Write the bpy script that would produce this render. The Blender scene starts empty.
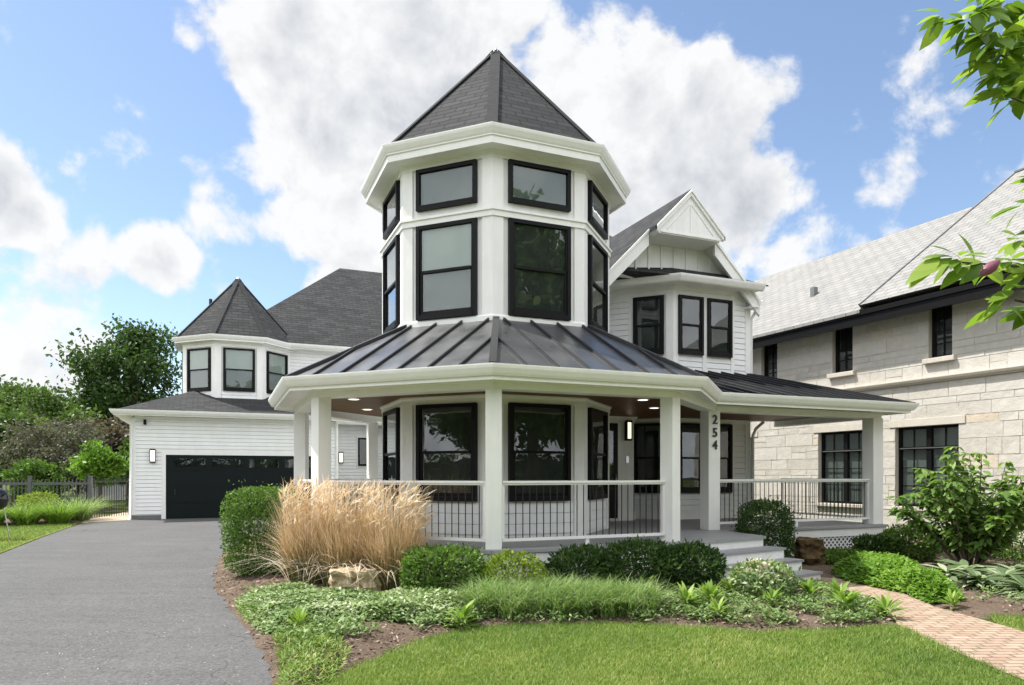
import bpy, bmesh, math, random
import numpy as np
from mathutils import Vector, Matrix
R = math.radians
random.seed(7); rng = np.random.default_rng(11)
scene = bpy.context.scene
col = scene.collection

# ---------------------------------------------------------------- camera
cd = bpy.data.cameras.new('camera'); cam = bpy.data.objects.new('camera', cd); col.objects.link(cam)
cam.location = (0, 0, 1.6); cam.rotation_euler = (R(90), 0, 0)
cd.sensor_width = 36.0; cd.lens = 700/1024*36; cd.shift_y = (475-342.5)/1024
cd.clip_start = 0.05; cd.clip_end = 2000
scene.camera = cam

# ---------------------------------------------------------------- sun and exposure
SUN_EL, SUN_AZ = 60.0, -75.0      # azimuth measured from +Y towards +X
sv = Vector((math.sin(R(SUN_AZ))*math.cos(R(SUN_EL)), math.cos(R(SUN_AZ))*math.cos(R(SUN_EL)), math.sin(R(SUN_EL))))
sd = bpy.data.lights.new('sun', 'SUN'); so = bpy.data.objects.new('sun', sd); col.objects.link(so)
sd.energy = 4.6; sd.angle = R(0.6); sd.color = (1.0, 0.955, 0.88)
so.rotation_euler = (-sv).to_track_quat('-Z', 'Y').to_euler()
so.location = (-20, 10, 40)
scene.view_settings.view_transform = 'Standard'
scene.view_settings.look = 'None'
scene.view_settings.exposure = 0.82
scene.view_settings.gamma = 1.0

# ---------------------------------------------------------------- world: Nishita sky with cumulus
w = bpy.data.worlds.new('World'); scene.world = w; w.use_nodes = True
nt = w.node_tree; nt.nodes.clear()
def wn(t): return nt.nodes.new(t)
def wl(a, b): nt.links.new(a, b)
out = wn('ShaderNodeOutputWorld'); bg = wn('ShaderNodeBackground'); bg.inputs['Strength'].default_value = 0.115
sky = wn('ShaderNodeTexSky'); sky.sky_type = 'NISHITA'; sky.sun_disc = False
sky.sun_elevation = R(SUN_EL); sky.sun_rotation = R(SUN_AZ % 360); sky.air_density = 1.0; sky.dust_density = 0.5; sky.ozone_density = 1.6
tc = wn('ShaderNodeTexCoord')
def dirpx(px, py):
    return Vector(((px-512)/700, 1, (475-py)/700)).normalized()
CLOUDS = [ # px, py, radius px, weight
 (285,70,75,1.0),(330,140,105,1.1),(300,30,70,1.0),(430,30,110,1.1),(335,215,85,1.0),(355,270,80,.85),(500,10,70,1.0),
 (565,100,110,1.05),(640,105,90,1.05),(695,95,62,.95),(690,175,115,1.05),(748,205,85,1.0),(795,240,62,.8),(620,230,120,1.0),(450,150,190,1.15),
 (160,262,46,.95),(-18,185,66,1.05),(22,214,46,.9),(-60,245,70,.9),(775,88,55,.42),(880,235,120,.34),(950,220,90,.32),(189,46,24,.42),(60,320,120,.42),(0,355,160,.44),
 (230,340,110,.42),(215,225,60,.38),(120,140,160,.22),(960,110,120,.08),(830,300,120,.55),
 # the rest of the sky, behind and beside the camera
 (-900,120,420,.9),(1900,160,420,.8),(512,-900,420,.7),(-300,-300,260,.7),(1350,-250,260,.6)]
acc = None
for (px, py, r, wt) in CLOUDS:
    c = dirpx(px, py)
    vm = wn('ShaderNodeVectorMath'); vm.operation = 'DISTANCE'; wl(tc.outputs['Generated'], vm.inputs[0]); vm.inputs[1].default_value = c
    k = 1/math.sqrt(1+((px-512)/700)**2+((475-py)/700)**2)
    mr = wn('ShaderNodeMapRange'); mr.interpolation_type = 'SMOOTHSTEP'; wl(vm.outputs['Value'], mr.inputs['Value'])
    mr.inputs['From Min'].default_value = 0; mr.inputs['From Max'].default_value = r/700*max(k, .5)*1.35
    mr.inputs['To Min'].default_value = wt; mr.inputs['To Max'].default_value = 0
    if acc is None: acc = mr.outputs['Result']
    else:
        m = wn('ShaderNodeMath'); m.operation = 'MAXIMUM'; wl(acc, m.inputs[0]); wl(mr.outputs['Result'], m.inputs[1]); acc = m.outputs[0]
# added cumulus behind the camera: fill light for the front walls, and window reflections
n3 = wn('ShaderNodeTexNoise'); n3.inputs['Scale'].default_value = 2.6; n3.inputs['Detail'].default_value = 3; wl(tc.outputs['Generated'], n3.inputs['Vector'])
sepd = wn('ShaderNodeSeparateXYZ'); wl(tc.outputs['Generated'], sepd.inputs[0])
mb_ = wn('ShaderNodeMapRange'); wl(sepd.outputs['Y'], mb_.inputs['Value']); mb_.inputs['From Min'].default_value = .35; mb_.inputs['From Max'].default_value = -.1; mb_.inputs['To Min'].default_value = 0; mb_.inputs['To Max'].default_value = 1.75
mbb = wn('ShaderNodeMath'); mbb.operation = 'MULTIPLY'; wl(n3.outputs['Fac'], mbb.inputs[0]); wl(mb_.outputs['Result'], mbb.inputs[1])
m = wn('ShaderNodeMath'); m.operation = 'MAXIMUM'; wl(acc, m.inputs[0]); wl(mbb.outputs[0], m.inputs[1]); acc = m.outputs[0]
n1 = wn('ShaderNodeTexNoise'); n1.inputs['Scale'].default_value = 8.5; n1.inputs['Detail'].default_value = 13; n1.inputs['Roughness'].default_value = .57; n1.inputs['Distortion'].default_value = .15
wl(tc.outputs['Generated'], n1.inputs['Vector'])
ma = wn('ShaderNodeMath'); ma.operation = 'MULTIPLY_ADD'; wl(n1.outputs['Fac'], ma.inputs[0]); ma.inputs[1].default_value = 2.3; ma.inputs[2].default_value = -1.15
dn = wn('ShaderNodeMath'); dn.operation = 'ADD'; wl(acc, dn.inputs[0]); wl(ma.outputs[0], dn.inputs[1])
al = wn('ShaderNodeMapRange'); al.interpolation_type = 'SMOOTHSTEP'; wl(dn.outputs[0], al.inputs['Value'])
al.inputs['From Min'].default_value = .24; al.inputs['From Max'].default_value = .54; al.inputs['To Max'].default_value = .97
# cloud brightness: white rims, greyer thick middles
n2 = wn('ShaderNodeTexNoise'); n2.inputs['Scale'].default_value = 4.0; n2.inputs['Detail'].default_value = 4; n2.inputs['Roughness'].default_value = .55
mp = wn('ShaderNodeMapping'); mp.inputs['Location'].default_value = (3.1, 1.7, .35); wl(tc.outputs['Generated'], mp.inputs['Vector']); wl(mp.outputs[0], n2.inputs['Vector'])
th = wn('ShaderNodeMath'); th.operation = 'MULTIPLY_ADD'; wl(n2.outputs['Fac'], th.inputs[0]); th.inputs[1].default_value = 1.7
wl(acc, th.inputs[2])
gr = wn('ShaderNodeMapRange'); gr.interpolation_type = 'SMOOTHSTEP'; wl(th.outputs[0], gr.inputs['Value']); gr.inputs['From Min'].default_value = 1.3; gr.inputs['From Max'].default_value = 2.35
cm = wn('ShaderNodeMix'); cm.data_type = 'RGBA'; mpr = wn('ShaderNodeMapping'); mpr.inputs['Location'].default_value = (-.020, 0.004, .020); wl(tc.outputs['Generated'], mpr.inputs['Vector'])
n1b = wn('ShaderNodeTexNoise'); n1b.inputs['Scale'].default_value = 8.5; n1b.inputs['Detail'].default_value = 5; n1b.inputs['Roughness'].default_value = .6; n1b.inputs['Distortion'].default_value = .15; wl(mpr.outputs[0], n1b.inputs['Vector'])
rel = wn('ShaderNodeMath'); rel.operation = 'SUBTRACT'; n1c = wn('ShaderNodeTexNoise'); n1c.inputs['Scale'].default_value = 8.5; n1c.inputs['Detail'].default_value = 5; n1c.inputs['Roughness'].default_value = .6; n1c.inputs['Distortion'].default_value = .15; wl(tc.outputs['Generated'], n1c.inputs['Vector'])
wl(n1b.outputs['Fac'], rel.inputs[0]); wl(n1c.outputs['Fac'], rel.inputs[1])
rel2 = wn('ShaderNodeMath'); rel2.operation = 'MULTIPLY_ADD'; rel2.use_clamp = True; wl(rel.outputs[0], rel2.inputs[0]); rel2.inputs[1].default_value = 2.0; wl(gr.outputs['Result'], rel2.inputs[2])
wl(rel2.outputs[0], cm.inputs[0])
CK = 4.9
cm.inputs[6].default_value = (1.0*CK, 1.0*CK, 1.0*CK, 1); cm.inputs[7].default_value = (.52*CK, .555*CK, .61*CK, 1)
# pale summer haze in the clear sky
hz_ = wn('ShaderNodeMix'); hz_.data_type = 'RGBA'; hz_.inputs[0].default_value = .04
wl(sky.outputs[0], hz_.inputs[6]); hz_.inputs[7].default_value = (.80*CK, .88*CK, 1.0*CK, 1)
mx = wn('ShaderNodeMix'); mx.data_type = 'RGBA'; wl(al.outputs['Result'], mx.inputs[0]); wl(hz_.outputs[2], mx.inputs[6])
# unseen clouds behind the camera brightened, as added fill for the front walls
back_fill = wn('ShaderNodeMapRange'); back_fill.interpolation_type = 'SMOOTHSTEP'; wl(sepd.outputs['Y'], back_fill.inputs['Value']); back_fill.inputs['From Min'].default_value = .45; back_fill.inputs['From Max'].default_value = -.25; back_fill.inputs['To Min'].default_value = 1.0; back_fill.inputs['To Max'].default_value = 2.3
fv = wn('ShaderNodeVectorMath'); fv.operation = 'SCALE'; wl(cm.outputs[2], fv.inputs[0]); wl(back_fill.outputs['Result'], fv.inputs['Scale']); wl(fv.outputs[0], mx.inputs[7])
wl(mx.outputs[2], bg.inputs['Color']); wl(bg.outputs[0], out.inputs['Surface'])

# ---------------------------------------------------------------- materials
def lin(c): return tuple(c) + (1,)
class M:
    def __init__(s, name):
        s.m = bpy.data.materials.new(name); s.m.use_nodes = True; s.t = s.m.node_tree
        s.b = s.t.nodes['Principled BSDF']; s.o = s.t.nodes['Material Output']
    def n(s, t, **kw):
        x = s.t.nodes.new(t)
        for k, v in kw.items():
            if k in x.inputs: x.inputs[k].default_value = v
            else: setattr(x, k, v)
        return x
    def l(s, a, b): s.t.links.new(a, b)
    def coord(s, kind='Object'): return s.n('ShaderNodeTexCoord').outputs[kind]
    def noise(s, scale, detail=4, rough=.55, vec=None, dist=0):
        x = s.n('ShaderNodeTexNoise', Scale=scale, Detail=detail, Roughness=rough, Distortion=dist)
        s.l(vec if vec is not None else s.coord(), x.inputs['Vector']); return x.outputs['Fac']
    def ramp(s, fac, stops):
        x = s.n('ShaderNodeValToRGB'); e = x.color_ramp.elements
        while len(e) < len(stops): e.new(.5)
        for i, (p, c) in enumerate(stops): e[i].position = p; e[i].color = lin(c)
        s.l(fac, x.inputs['Fac']); return x.outputs['Color']
    def mix(s, fac, a, b, mode='MIX'):
        x = s.n('ShaderNodeMix'); x.data_type = 'RGBA'; x.blend_type = mode
        for sock, v in ((x.inputs[0], fac), (x.inputs[6], a), (x.inputs[7], b)):
            if isinstance(v, (int, float)): sock.default_value = v
            elif isinstance(v, tuple): sock.default_value = lin(v)
            else: s.l(v, sock)
        return x.outputs[2]
    def math(s, op, a, b=0.0):
        x = s.n('ShaderNodeMath'); x.operation = op
        for sock, v in ((x.inputs[0], a), (x.inputs[1], b)):
            if isinstance(v, (int, float)): sock.default_value = v
            else: s.l(v, sock)
        return x.outputs[0]
    def map(s, v, a, b, c=0, d=1):
        x = s.n('ShaderNodeMapRange'); s.l(v, x.inputs['Value'])
        for i, q in zip(('From Min', 'From Max', 'To Min', 'To Max'), (a, b, c, d)): x.inputs[i].default_value = q
        return x.outputs['Result']
    def bump(s, h, strength=.5, dist=.02, prev=None):
        x = s.n('ShaderNodeBump', Strength=strength, Distance=dist); s.l(h, x.inputs['Height'])
        if prev is not None: s.l(prev, x.inputs['Normal'])
        s.l(x.outputs[0], s.b.inputs['Normal']); return x.outputs[0]
    def set(s, color=None, rough=None, metal=None, spec=None):
        if color is not None:
            if isinstance(color, tuple): s.b.inputs['Base Color'].default_value = lin(color)
            else: s.l(color, s.b.inputs['Base Color'])
        if rough is not None: s.b.inputs['Roughness'].default_value = rough
        if metal is not None: s.b.inputs['Metallic'].default_value = metal
        if spec is not None: s.b.inputs['Specular IOR Level'].default_value = spec
        return s

def paint(name, c, rough=.5, var=.05, bump=.0, spec=.4, sc=3.0):
    m = M(name); mp = m.n('ShaderNodeMapping', Scale=(2.2, 2.2, .3)); m.l(m.coord(), mp.inputs['Vector'])
    f = m.math('ADD', m.math('MULTIPLY', m.noise(sc, 6, .6), .5), m.math('MULTIPLY', m.noise(sc*1.7, 7, .65, mp.outputs[0]), .5))   # faint vertical weathering streaks
    d = tuple(x*(1-var) for x in c); e = tuple(min(1, x*(1+var*.6)) for x in c)
    m.set(m.ramp(f, [(.3, d), (.7, e)]), rough, spec=spec)
    if bump: m.bump(m.noise(140, 3), bump, .003)
    return m.m
WHITE = paint('white_paint', (.81, .81, .80), .5, .09, .10)
TRIM = paint('trim_paint', (.82, .82, .80), .42, .07, .05)
SIDING = paint('siding_paint', (.80, .81, .815), .55, .08, .1, sc=1.6)
BLACK = paint('black_frame', (.008, .008, .009), .45, .2, spec=.14)
BLACKM = paint('black_metal', (.015, .015, .016), .42, .2)
DECK = None
def mk_deck():
    m = M('grey_deck_boards'); uv = m.coord('UV')
    br = m.n('ShaderNodeTexBrick', Scale=1.0, **{'Mortar Size': .006, 'Brick Width': 3.0, 'Row Height': .14}); m.l(uv, br.inputs['Vector'])
    br.inputs['Color1'].default_value = lin((.27, .275, .28)); br.inputs['Color2'].default_value = lin((.31, .315, .32)); br.inputs['Mortar'].default_value = lin((.08, .08, .08))
    m.set(m.mix(.35, br.outputs['Color'], m.ramp(m.noise(9, 6), [(.3, (.22, .22, .225)), (.7, (.36, .36, .36))])), .55)
    return m.m
DECK = mk_deck()
def mk_shingle(name, c1, c2, mort, wdt, row, rough=.9, bs=.9, ms=.012, spec=.2, extra=.5):
    m = M(name); uv = m.coord('UV')
    nz = m.n('ShaderNodeTexNoise', Scale=3.0, Detail=2); m.l(uv, nz.inputs['Vector'])
    off = m.n('ShaderNodeVectorMath'); off.operation = 'MULTIPLY_ADD'; m.l(nz.outputs['Color'], off.inputs[0]); off.inputs[1].default_value = (.02, .016, 0); m.l(uv, off.inputs[2])
    br = m.n('ShaderNodeTexBrick', Scale=1.0, Bias=-.1, **{'Mortar Size': ms, 'Mortar Smooth': .3, 'Brick Width': wdt, 'Row Height': row}); m.l(off.outputs[0], br.inputs['Vector'])
    br.offset = .43; br.inputs['Color1'].default_value = lin(c1); br.inputs['Color2'].default_value = lin(c2); br.inputs['Mortar'].default_value = lin(mort)
    cl = m.mix(extra, br.outputs['Color'], m.ramp(m.noise(1.3, 6, .65, uv), [(.3, tuple(x*.75 for x in c1)), (.7, tuple(x*1.25 for x in c2))]))
    cl = m.mix(.3, cl, m.ramp(m.noise(90, 3, .6, uv), [(.3, tuple(x*.5 for x in c1)), (.7, tuple(x*1.6 for x in c2))]))
    m.set(cl, rough, spec=spec)
    sx = m.n('ShaderNodeSeparateXYZ'); m.l(off.outputs[0], sx.inputs[0])
    saw = m.math('FRACT', m.math('DIVIDE', sx.outputs['Y'], row))
    h = m.math('ADD', m.math('MULTIPLY', m.math('SUBTRACT', 1.0, saw), .8), m.math('MULTIPLY', br.outputs['Fac'], -.5))
    h = m.math('ADD', h, m.math('MULTIPLY', m.noise(60, 3, .6, uv), .35))
    m.bump(h, bs, .012)
    return m.m
SHINGLE = mk_shingle('asphalt_shingles', (.023, .024, .026), (.068, .069, .071), (.008, .008, .008), .36, .15, bs=1.0, ms=.015, spec=.1, extra=.25)
CAP = paint('ridge_shingles', (.046, .047, .049), .9, .35, .5, .1, sc=9)
SLATE = mk_shingle('pale_slates', (.185, .185, .18), (.27, .265, .255), (.035, .035, .035), .34, .21, .8, 1.0, .014, extra=.3)
def mk_metalroof():
    m = M('dark_standing_seam_metal'); f = m.noise(1.2, 5)
    m.set(m.ramp(f, [(.3, (.115, .118, .122)), (.7, (.17, .173, .178))]), .3, .75, .5)
    m.l(m.map(m.noise(2.5, 4), .3, .7, .27, .42), m.b.inputs['Roughness'])
    m.bump(m.noise(1.8, 2), .25, .02); return m.m
METAL = mk_metalroof()
SEAM = paint('dark_metal_seam', (.022, .023, .025), .4, .2, spec=.3)
def mk_ceiling():
    m = M('stained_wood_ceiling'); uv = m.coord('UV')
    br = m.n('ShaderNodeTexBrick', Scale=1.0, **{'Mortar Size': .006, 'Brick Width': 4.0, 'Row Height': .1}); m.l(uv, br.inputs['Vector'])
    br.inputs['Color1'].default_value = lin((.135, .062, .03)); br.inputs['Color2'].default_value = lin((.19, .09, .045)); br.inputs['Mortar'].default_value = lin((.02, .011, .007))
    mp = m.n('ShaderNodeMapping', Scale=(1.2, 22, 1)); m.l(uv, mp.inputs['Vector'])
    m.set(m.mix(.4, br.outputs['Color'], m.ramp(m.noise(3, 6, .6, mp.outputs[0]), [(.3, (.05, .026, .016)), (.7, (.21, .10, .05))])), .45, spec=.10); return m.m
CEIL = mk_ceiling()
def mk_glass():
    m = M('window_glass'); t = m.n('ShaderNodeBsdfTransparent', Color=lin((.86, .9, .88))); g = m.n('ShaderNodeBsdfGlossy', Roughness=.015, Color=lin((.95, .98, 1.0)))
    fr = m.n('ShaderNodeFresnel', IOR=1.52); nb = m.n('ShaderNodeBump', Strength=.16, Distance=.02); m.l(m.noise(1.4, 2), nb.inputs['Height']); m.l(nb.outputs[0], g.inputs['Normal'])
    f = m.math('ADD', m.math('MULTIPLY', fr.outputs[0], 1.7), .02); ge = m.n('ShaderNodeNewGeometry'); f = m.math('MULTIPLY', f, m.math('SUBTRACT', 1.0, ge.outputs['Backfacing'])); mx = m.n('ShaderNodeMixShader'); m.l(f, mx.inputs[0]); m.l(t.outputs[0], mx.inputs[1]); m.l(g.outputs[0], mx.inputs[2])
    m.l(mx.outputs[0], m.o.inputs['Surface']); return m.m
GLASS = mk_glass()
BLIND = paint('pale_roller_blind', (.42, .44, .42), .8, .05)
GREYBLIND = paint('grey_screen_blind', (.16, .175, .17), .8, .08)
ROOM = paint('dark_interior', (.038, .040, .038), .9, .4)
def emit(name, c, s):
    m = M(name); m.set((.9, .9, .88), .4); m.b.inputs['Emission Color'].default_value = lin(c); m.b.inputs['Emission Strength'].default_value = s; return m.m
LENS = emit('lit_lamp_glass', (1, .84, .60), .75)
SPOT = emit('lit_ceiling_spot', (1, .93, .82), 1.6)
STEEL = M('brushed_steel').set((.55, .55, .56), .3, 1.0).m
def mk_stone():
    m = M('cut_limestone'); a = m.n('ShaderNodeAttribute'); a.attribute_name = 'tint'
    c = m.ramp(a.outputs['Fac'], [(0, (.50, .475, .43)), (.4, (.55, .527, .48)), (.75, (.585, .565, .52)), (.94, (.55, .535, .50)), (1, (.59, .49, .36))])
    c = m.mix(.4, c, m.ramp(m.noise(5, 8, .65), [(.3, (.39, .365, .32)), (.72, (.63, .60, .545))]))
    m.set(c, .9, spec=.15); b = m.bump(m.noise(7, 9, .65, dist=.4), .38, .04); m.bump(m.noise(30, 5, .6), .4, .010, b); return m.m
STONE = mk_stone()
SMOOTHSTONE = paint('dressed_limestone', (.55, .51, .445), .8, .14, .4, sc=6)
MORTAR = paint('mortar', (.50, .465, .40), .95, .1)
def mk_asphalt():
    m = M('driveway_asphalt'); c = m.coord()
    big = m.noise(.55, 5, .6, c, .6); fine = m.noise(46, 6, .75, c); mid = m.noise(9, 6, .7, c, .5); mp = m.n('ShaderNodeMapping', Scale=(.35, 2.2, 1)); mp.inputs['Rotation'].default_value = (0, 0, .25); m.l(c, mp.inputs['Vector'])
    st = m.noise(1.6, 6, .65, mp.outputs[0])
    base = m.mix(.5, m.ramp(big, [(.34, (.036, .036, .037)), (.66, (.108, .107, .106))]), m.ramp(st, [(.36, (.03, .03, .031)), (.64, (.108, .107, .106))]))
    base = m.mix(.30, base, m.ramp(mid, [(.3, (.035, .035, .037)), (.72, (.17, .17, .17))])); base = m.mix(.5, base, m.ramp(fine, [(.34, (.018, .018, .02)), (.66, (.19, .19, .19))]))
    vo = m.n('ShaderNodeTexVoronoi', Scale=15.0); m.l(c, vo.inputs['Vector'])
    spk = m.math('MULTIPLY', m.math('LESS_THAN', vo.outputs['Distance'], .16), m.math('GREATER_THAN', m.noise(.9, 4, .6, c), .54))
    base = m.mix(m.math('MULTIPLY', spk, .25), base, (.36, .33, .27))
    nd = m.n('ShaderNodeTexNoise', Scale=1.3, Detail=6); m.l(c, nd.inputs['Vector'])
    wv = m.n('ShaderNodeVectorMath'); wv.operation = 'MULTIPLY_ADD'; m.l(nd.outputs['Color'], wv.inputs[0]); wv.inputs[1].default_value = (.9, .9, 0); m.l(c, wv.inputs[2])
    v2 = m.n('ShaderNodeTexVoronoi', Scale=.34); v2.feature = 'DISTANCE_TO_EDGE'; m.l(wv.outputs[0], v2.inputs['Vector'])
    crk = m.math('MULTIPLY', m.math('LESS_THAN', v2.outputs['Distance'], .0016), m.math('GREATER_THAN', m.noise(.5, 2, .5, c), .56))
    base = m.mix(m.math('MULTIPLY', crk, .6), base, (.02, .02, .02))
    m.set(base, .85, spec=.25); b = m.bump(fine, .6, .008); m.bump(m.math('MULTIPLY', crk, -1.0), .6, .01, b); return m.m
ASPHALT = mk_asphalt()
def mk_brickpath():
    m = M('clay_brick_paving'); uv = m.coord('UV')
    nz = m.n('ShaderNodeTexNoise', Scale=5.0, Detail=2); m.l(uv, nz.inputs['Vector'])
    off = m.n('ShaderNodeVectorMath'); off.operation = 'MULTIPLY_ADD'; m.l(nz.outputs['Color'], off.inputs[0]); off.inputs[1].default_value = (.018, .018, 0); m.l(uv, off.inputs[2])
    br = m.n('ShaderNodeTexBrick', Scale=1.0, **{'Mortar Size': .013, 'Mortar Smooth': .2, 'Brick Width': .2, 'Row Height': .1}); m.l(off.outputs[0], br.inputs['Vector'])
    br.inputs['Color1'].default_value = lin((.27, .175, .12)); br.inputs['Color2'].default_value = lin((.43, .315, .235)); br.inputs['Mortar'].default_value = lin((.06, .045, .03))
    c = m.mix(.5, br.outputs['Color'], m.ramp(m.noise(4.5, 7, .7), [(.3, (.20, .14, .10)), (.7, (.43, .34, .27))]))
    moss = m.math('MULTIPLY', m.map(m.noise(3.0, 5, .6), .56, .7), br.outputs['Fac'])
    c = m.mix(moss, c, (.06, .10, .03))
    m.set(c, .85, spec=.2); h = m.math('SUBTRACT', m.math('MULTIPLY', m.noise(60, 4), .3), br.outputs['Fac']); m.bump(h, .7, .012); return m.m
BRICKPATH = mk_brickpath()
def mk_mulch():
    m = M('bark_mulch'); c = m.coord(); a = m.noise(38, 6, .7, c, .5); b = m.noise(2.2, 4, .6, c)
    cl = m.mix(.5, m.ramp(a, [(.28, (.035, .024, .018)), (.5, (.13, .092, .068)), (.72, (.32, .25, .195))]), m.ramp(b, [(.3, (.085, .062, .046)), (.7, (.20, .155, .12))]))
    m.set(cl, .95, spec=.1); m.bump(a, 1.0, .03); return m.m
MULCH = mk_mulch()
def mk_grass_ground(name, c1, c2, c3):
    m = M(name); c = m.coord(); a = m.noise(55, 5, .7, c); b = m.noise(1.1, 5, .6, c)
    cl = m.mix(.55, m.ramp(a, [(.3, tuple(x*.45 for x in c1)), (.7, c2)]), m.ramp(b, [(.3, c1), (.62, c2), (.78, c3)]))
    m.set(cl, .95, spec=.1); m.bump(a, .8, .03); return m.m
LAWNMAT = mk_grass_ground('lawn_turf', (.11, .15, .03), (.18, .215, .048), (.27, .25, .09))
SOIL = mk_grass_ground('rough_ground', (.05, .075, .02), (.085, .11, .03), (.13, .12, .06))
CONCRETE = paint('tan_concrete', (.42, .34, .26), .9, .2, .5, sc=5)
FOUND = paint('grey_foundation', (.16, .165, .17), .9, .2, .4)
def mk_leaf(name, stops, rough=.5, trans=.35, attr='tint', var=.0, spec=.22, tt=(1.5, 1.7, .6)):
    m = M(name); a = m.n('ShaderNodeAttribute'); a.attribute_name = attr
    c = m.ramp(a.outputs['Fac'], stops); m.set(c, rough, spec=spec)
    tr = m.n('ShaderNodeBsdfTranslucent'); m.l(m.mix(.5, c, m.mix(1.0, c, tt, 'MULTIPLY')), tr.inputs['Color'])
    mx = m.n('ShaderNodeMixShader', Fac=trans); m.l(m.b.outputs[0], mx.inputs[1]); m.l(tr.outputs[0], mx.inputs[2]); m.l(mx.outputs[0], m.o.inputs['Surface']); return m.m
L_BOX = mk_leaf('boxwood_leaf', [(0, (.045, .095, .018)), (.5, (.09, .17, .03)), (1, (.17, .27, .05))])
L_YEW = mk_leaf('dark_shrub_leaf', [(0, (.024, .055, .015)), (.6, (.05, .10, .026)), (1, (.13, .20, .05))])
L_SPIREA = mk_leaf('yellow_green_leaf', [(0, (.10, .16, .02)), (.5, (.17, .24, .03)), (1, (.26, .33, .05))])
L_TREE = mk_leaf('oak_leaf', [(0, (.03, .062, .018)), (.6, (.058, .11, .03)), (1, (.11, .17, .05))])
L_TREE2 = mk_leaf('maple_leaf', [(0, (.05, .09, .024)), (.6, (.09, .15, .036)), (1, (.15, .22, .06))])
L_LIME = mk_leaf('lime_leaf', [(0, (.12, .19, .025)), (1, (.26, .32, .05))])
L_PURPLE = mk_leaf('bronze_leaf', [(0, (.065, .052, .04)), (.4, (.10, .08, .058)), (.7, (.14, .115, .085)), (1, (.11, .16, .05))])
L_OLIVE = mk_leaf('greyish_leaf', [(0, (.06, .062, .045)), (.5, (.10, .10, .072)), (.8, (.16, .155, .12)), (1, (.10, .16, .05))])
L_VAR = mk_leaf('variegated_leaf', [(0, (.09, .16, .045)), (.35, (.15, .23, .075)), (.7, (.28, .36, .17)), (1, (.46, .50, .36))], .5, .25)
L_GC = mk_leaf('pachysandra_leaf', [(0, (.08, .17, .02)), (.6, (.15, .28, .035)), (1, (.22, .36, .06))])
L_LIR = mk_leaf('striped_blade', [(0, (.09, .17, .04)), (.5, (.18, .28, .08)), (.75, (.30, .39, .17)), (1, (.56, .60, .40))])
L_HOSTA = mk_leaf('blue_hosta_leaf', [(0, (.09, .14, .06)), (.5, (.16, .22, .11)), (.8, (.26, .32, .19)), (1, (.50, .53, .40))])
L_PER = mk_leaf('perennial_leaf', [(0, (.11, .20, .03)), (.6, (.19, .30, .05)), (1, (.29, .40, .09))])
L_HYD = mk_leaf('broad_leaf', [(0, (.06, .12, .028)), (.5, (.12, .21, .045)), (1, (.25, .36, .09))])
L_MAG = mk_leaf('magnolia_leaf', [(0, (.09, .17, .02)), (.5, (.17, .28, .035)), (1, (.28, .38, .06))], .35, .45)
L_GRASS = mk_leaf('grass_blade', [(0, (.10, .175, .035)), (.5, (.17, .255, .052)), (.85, (.25, .315, .08)), (1, (.44, .40, .19))], .5, .3)
L_BUD = paint('purple_petal', (.20, .055, .10), .5, .3)
L_FLOWER = mk_leaf('white_petal', [(0, (.55, .45, .42)), (1, (.80, .76, .70))], .6, .3)
L_TAN = mk_leaf('dry_grass_blade', [(0, (.09, .125, .03)), (.25, (.22, .215, .085)), (.5, (.55, .40, .22)), (.8, (.75, .60, .40)), (1, (.88, .82, .72))], .6, .3, spec=.15, tt=(1.15, 1.0, .85))
BARK = paint('bark', (.12, .095, .075), .95, .4, .8, sc=12)
BUFFROCK = M('buff_rock'); _a = BUFFROCK.noise(5, 9, .7, dist=.8)
BUFFROCK.set(BUFFROCK.ramp(_a, [(.28, (.14, .10, .06)), (.48, (.38, .30, .19)), (.7, (.62, .55, .42))]), .9, spec=.15); BUFFROCK.bump(_a, 1.0, .06); BUFFROCK = BUFFROCK.m
BROWNROCK = M('rusty_rock'); _a = BROWNROCK.noise(4, 8, .7, dist=.6)
BROWNROCK.set(BROWNROCK.ramp(_a, [(.3, (.035, .022, .012)), (.55, (.10, .068, .032)), (.75, (.18, .14, .07))]), .9, spec=.15); BROWNROCK.bump(_a, 1.0, .05); BROWNROCK = BROWNROCK.m

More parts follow.
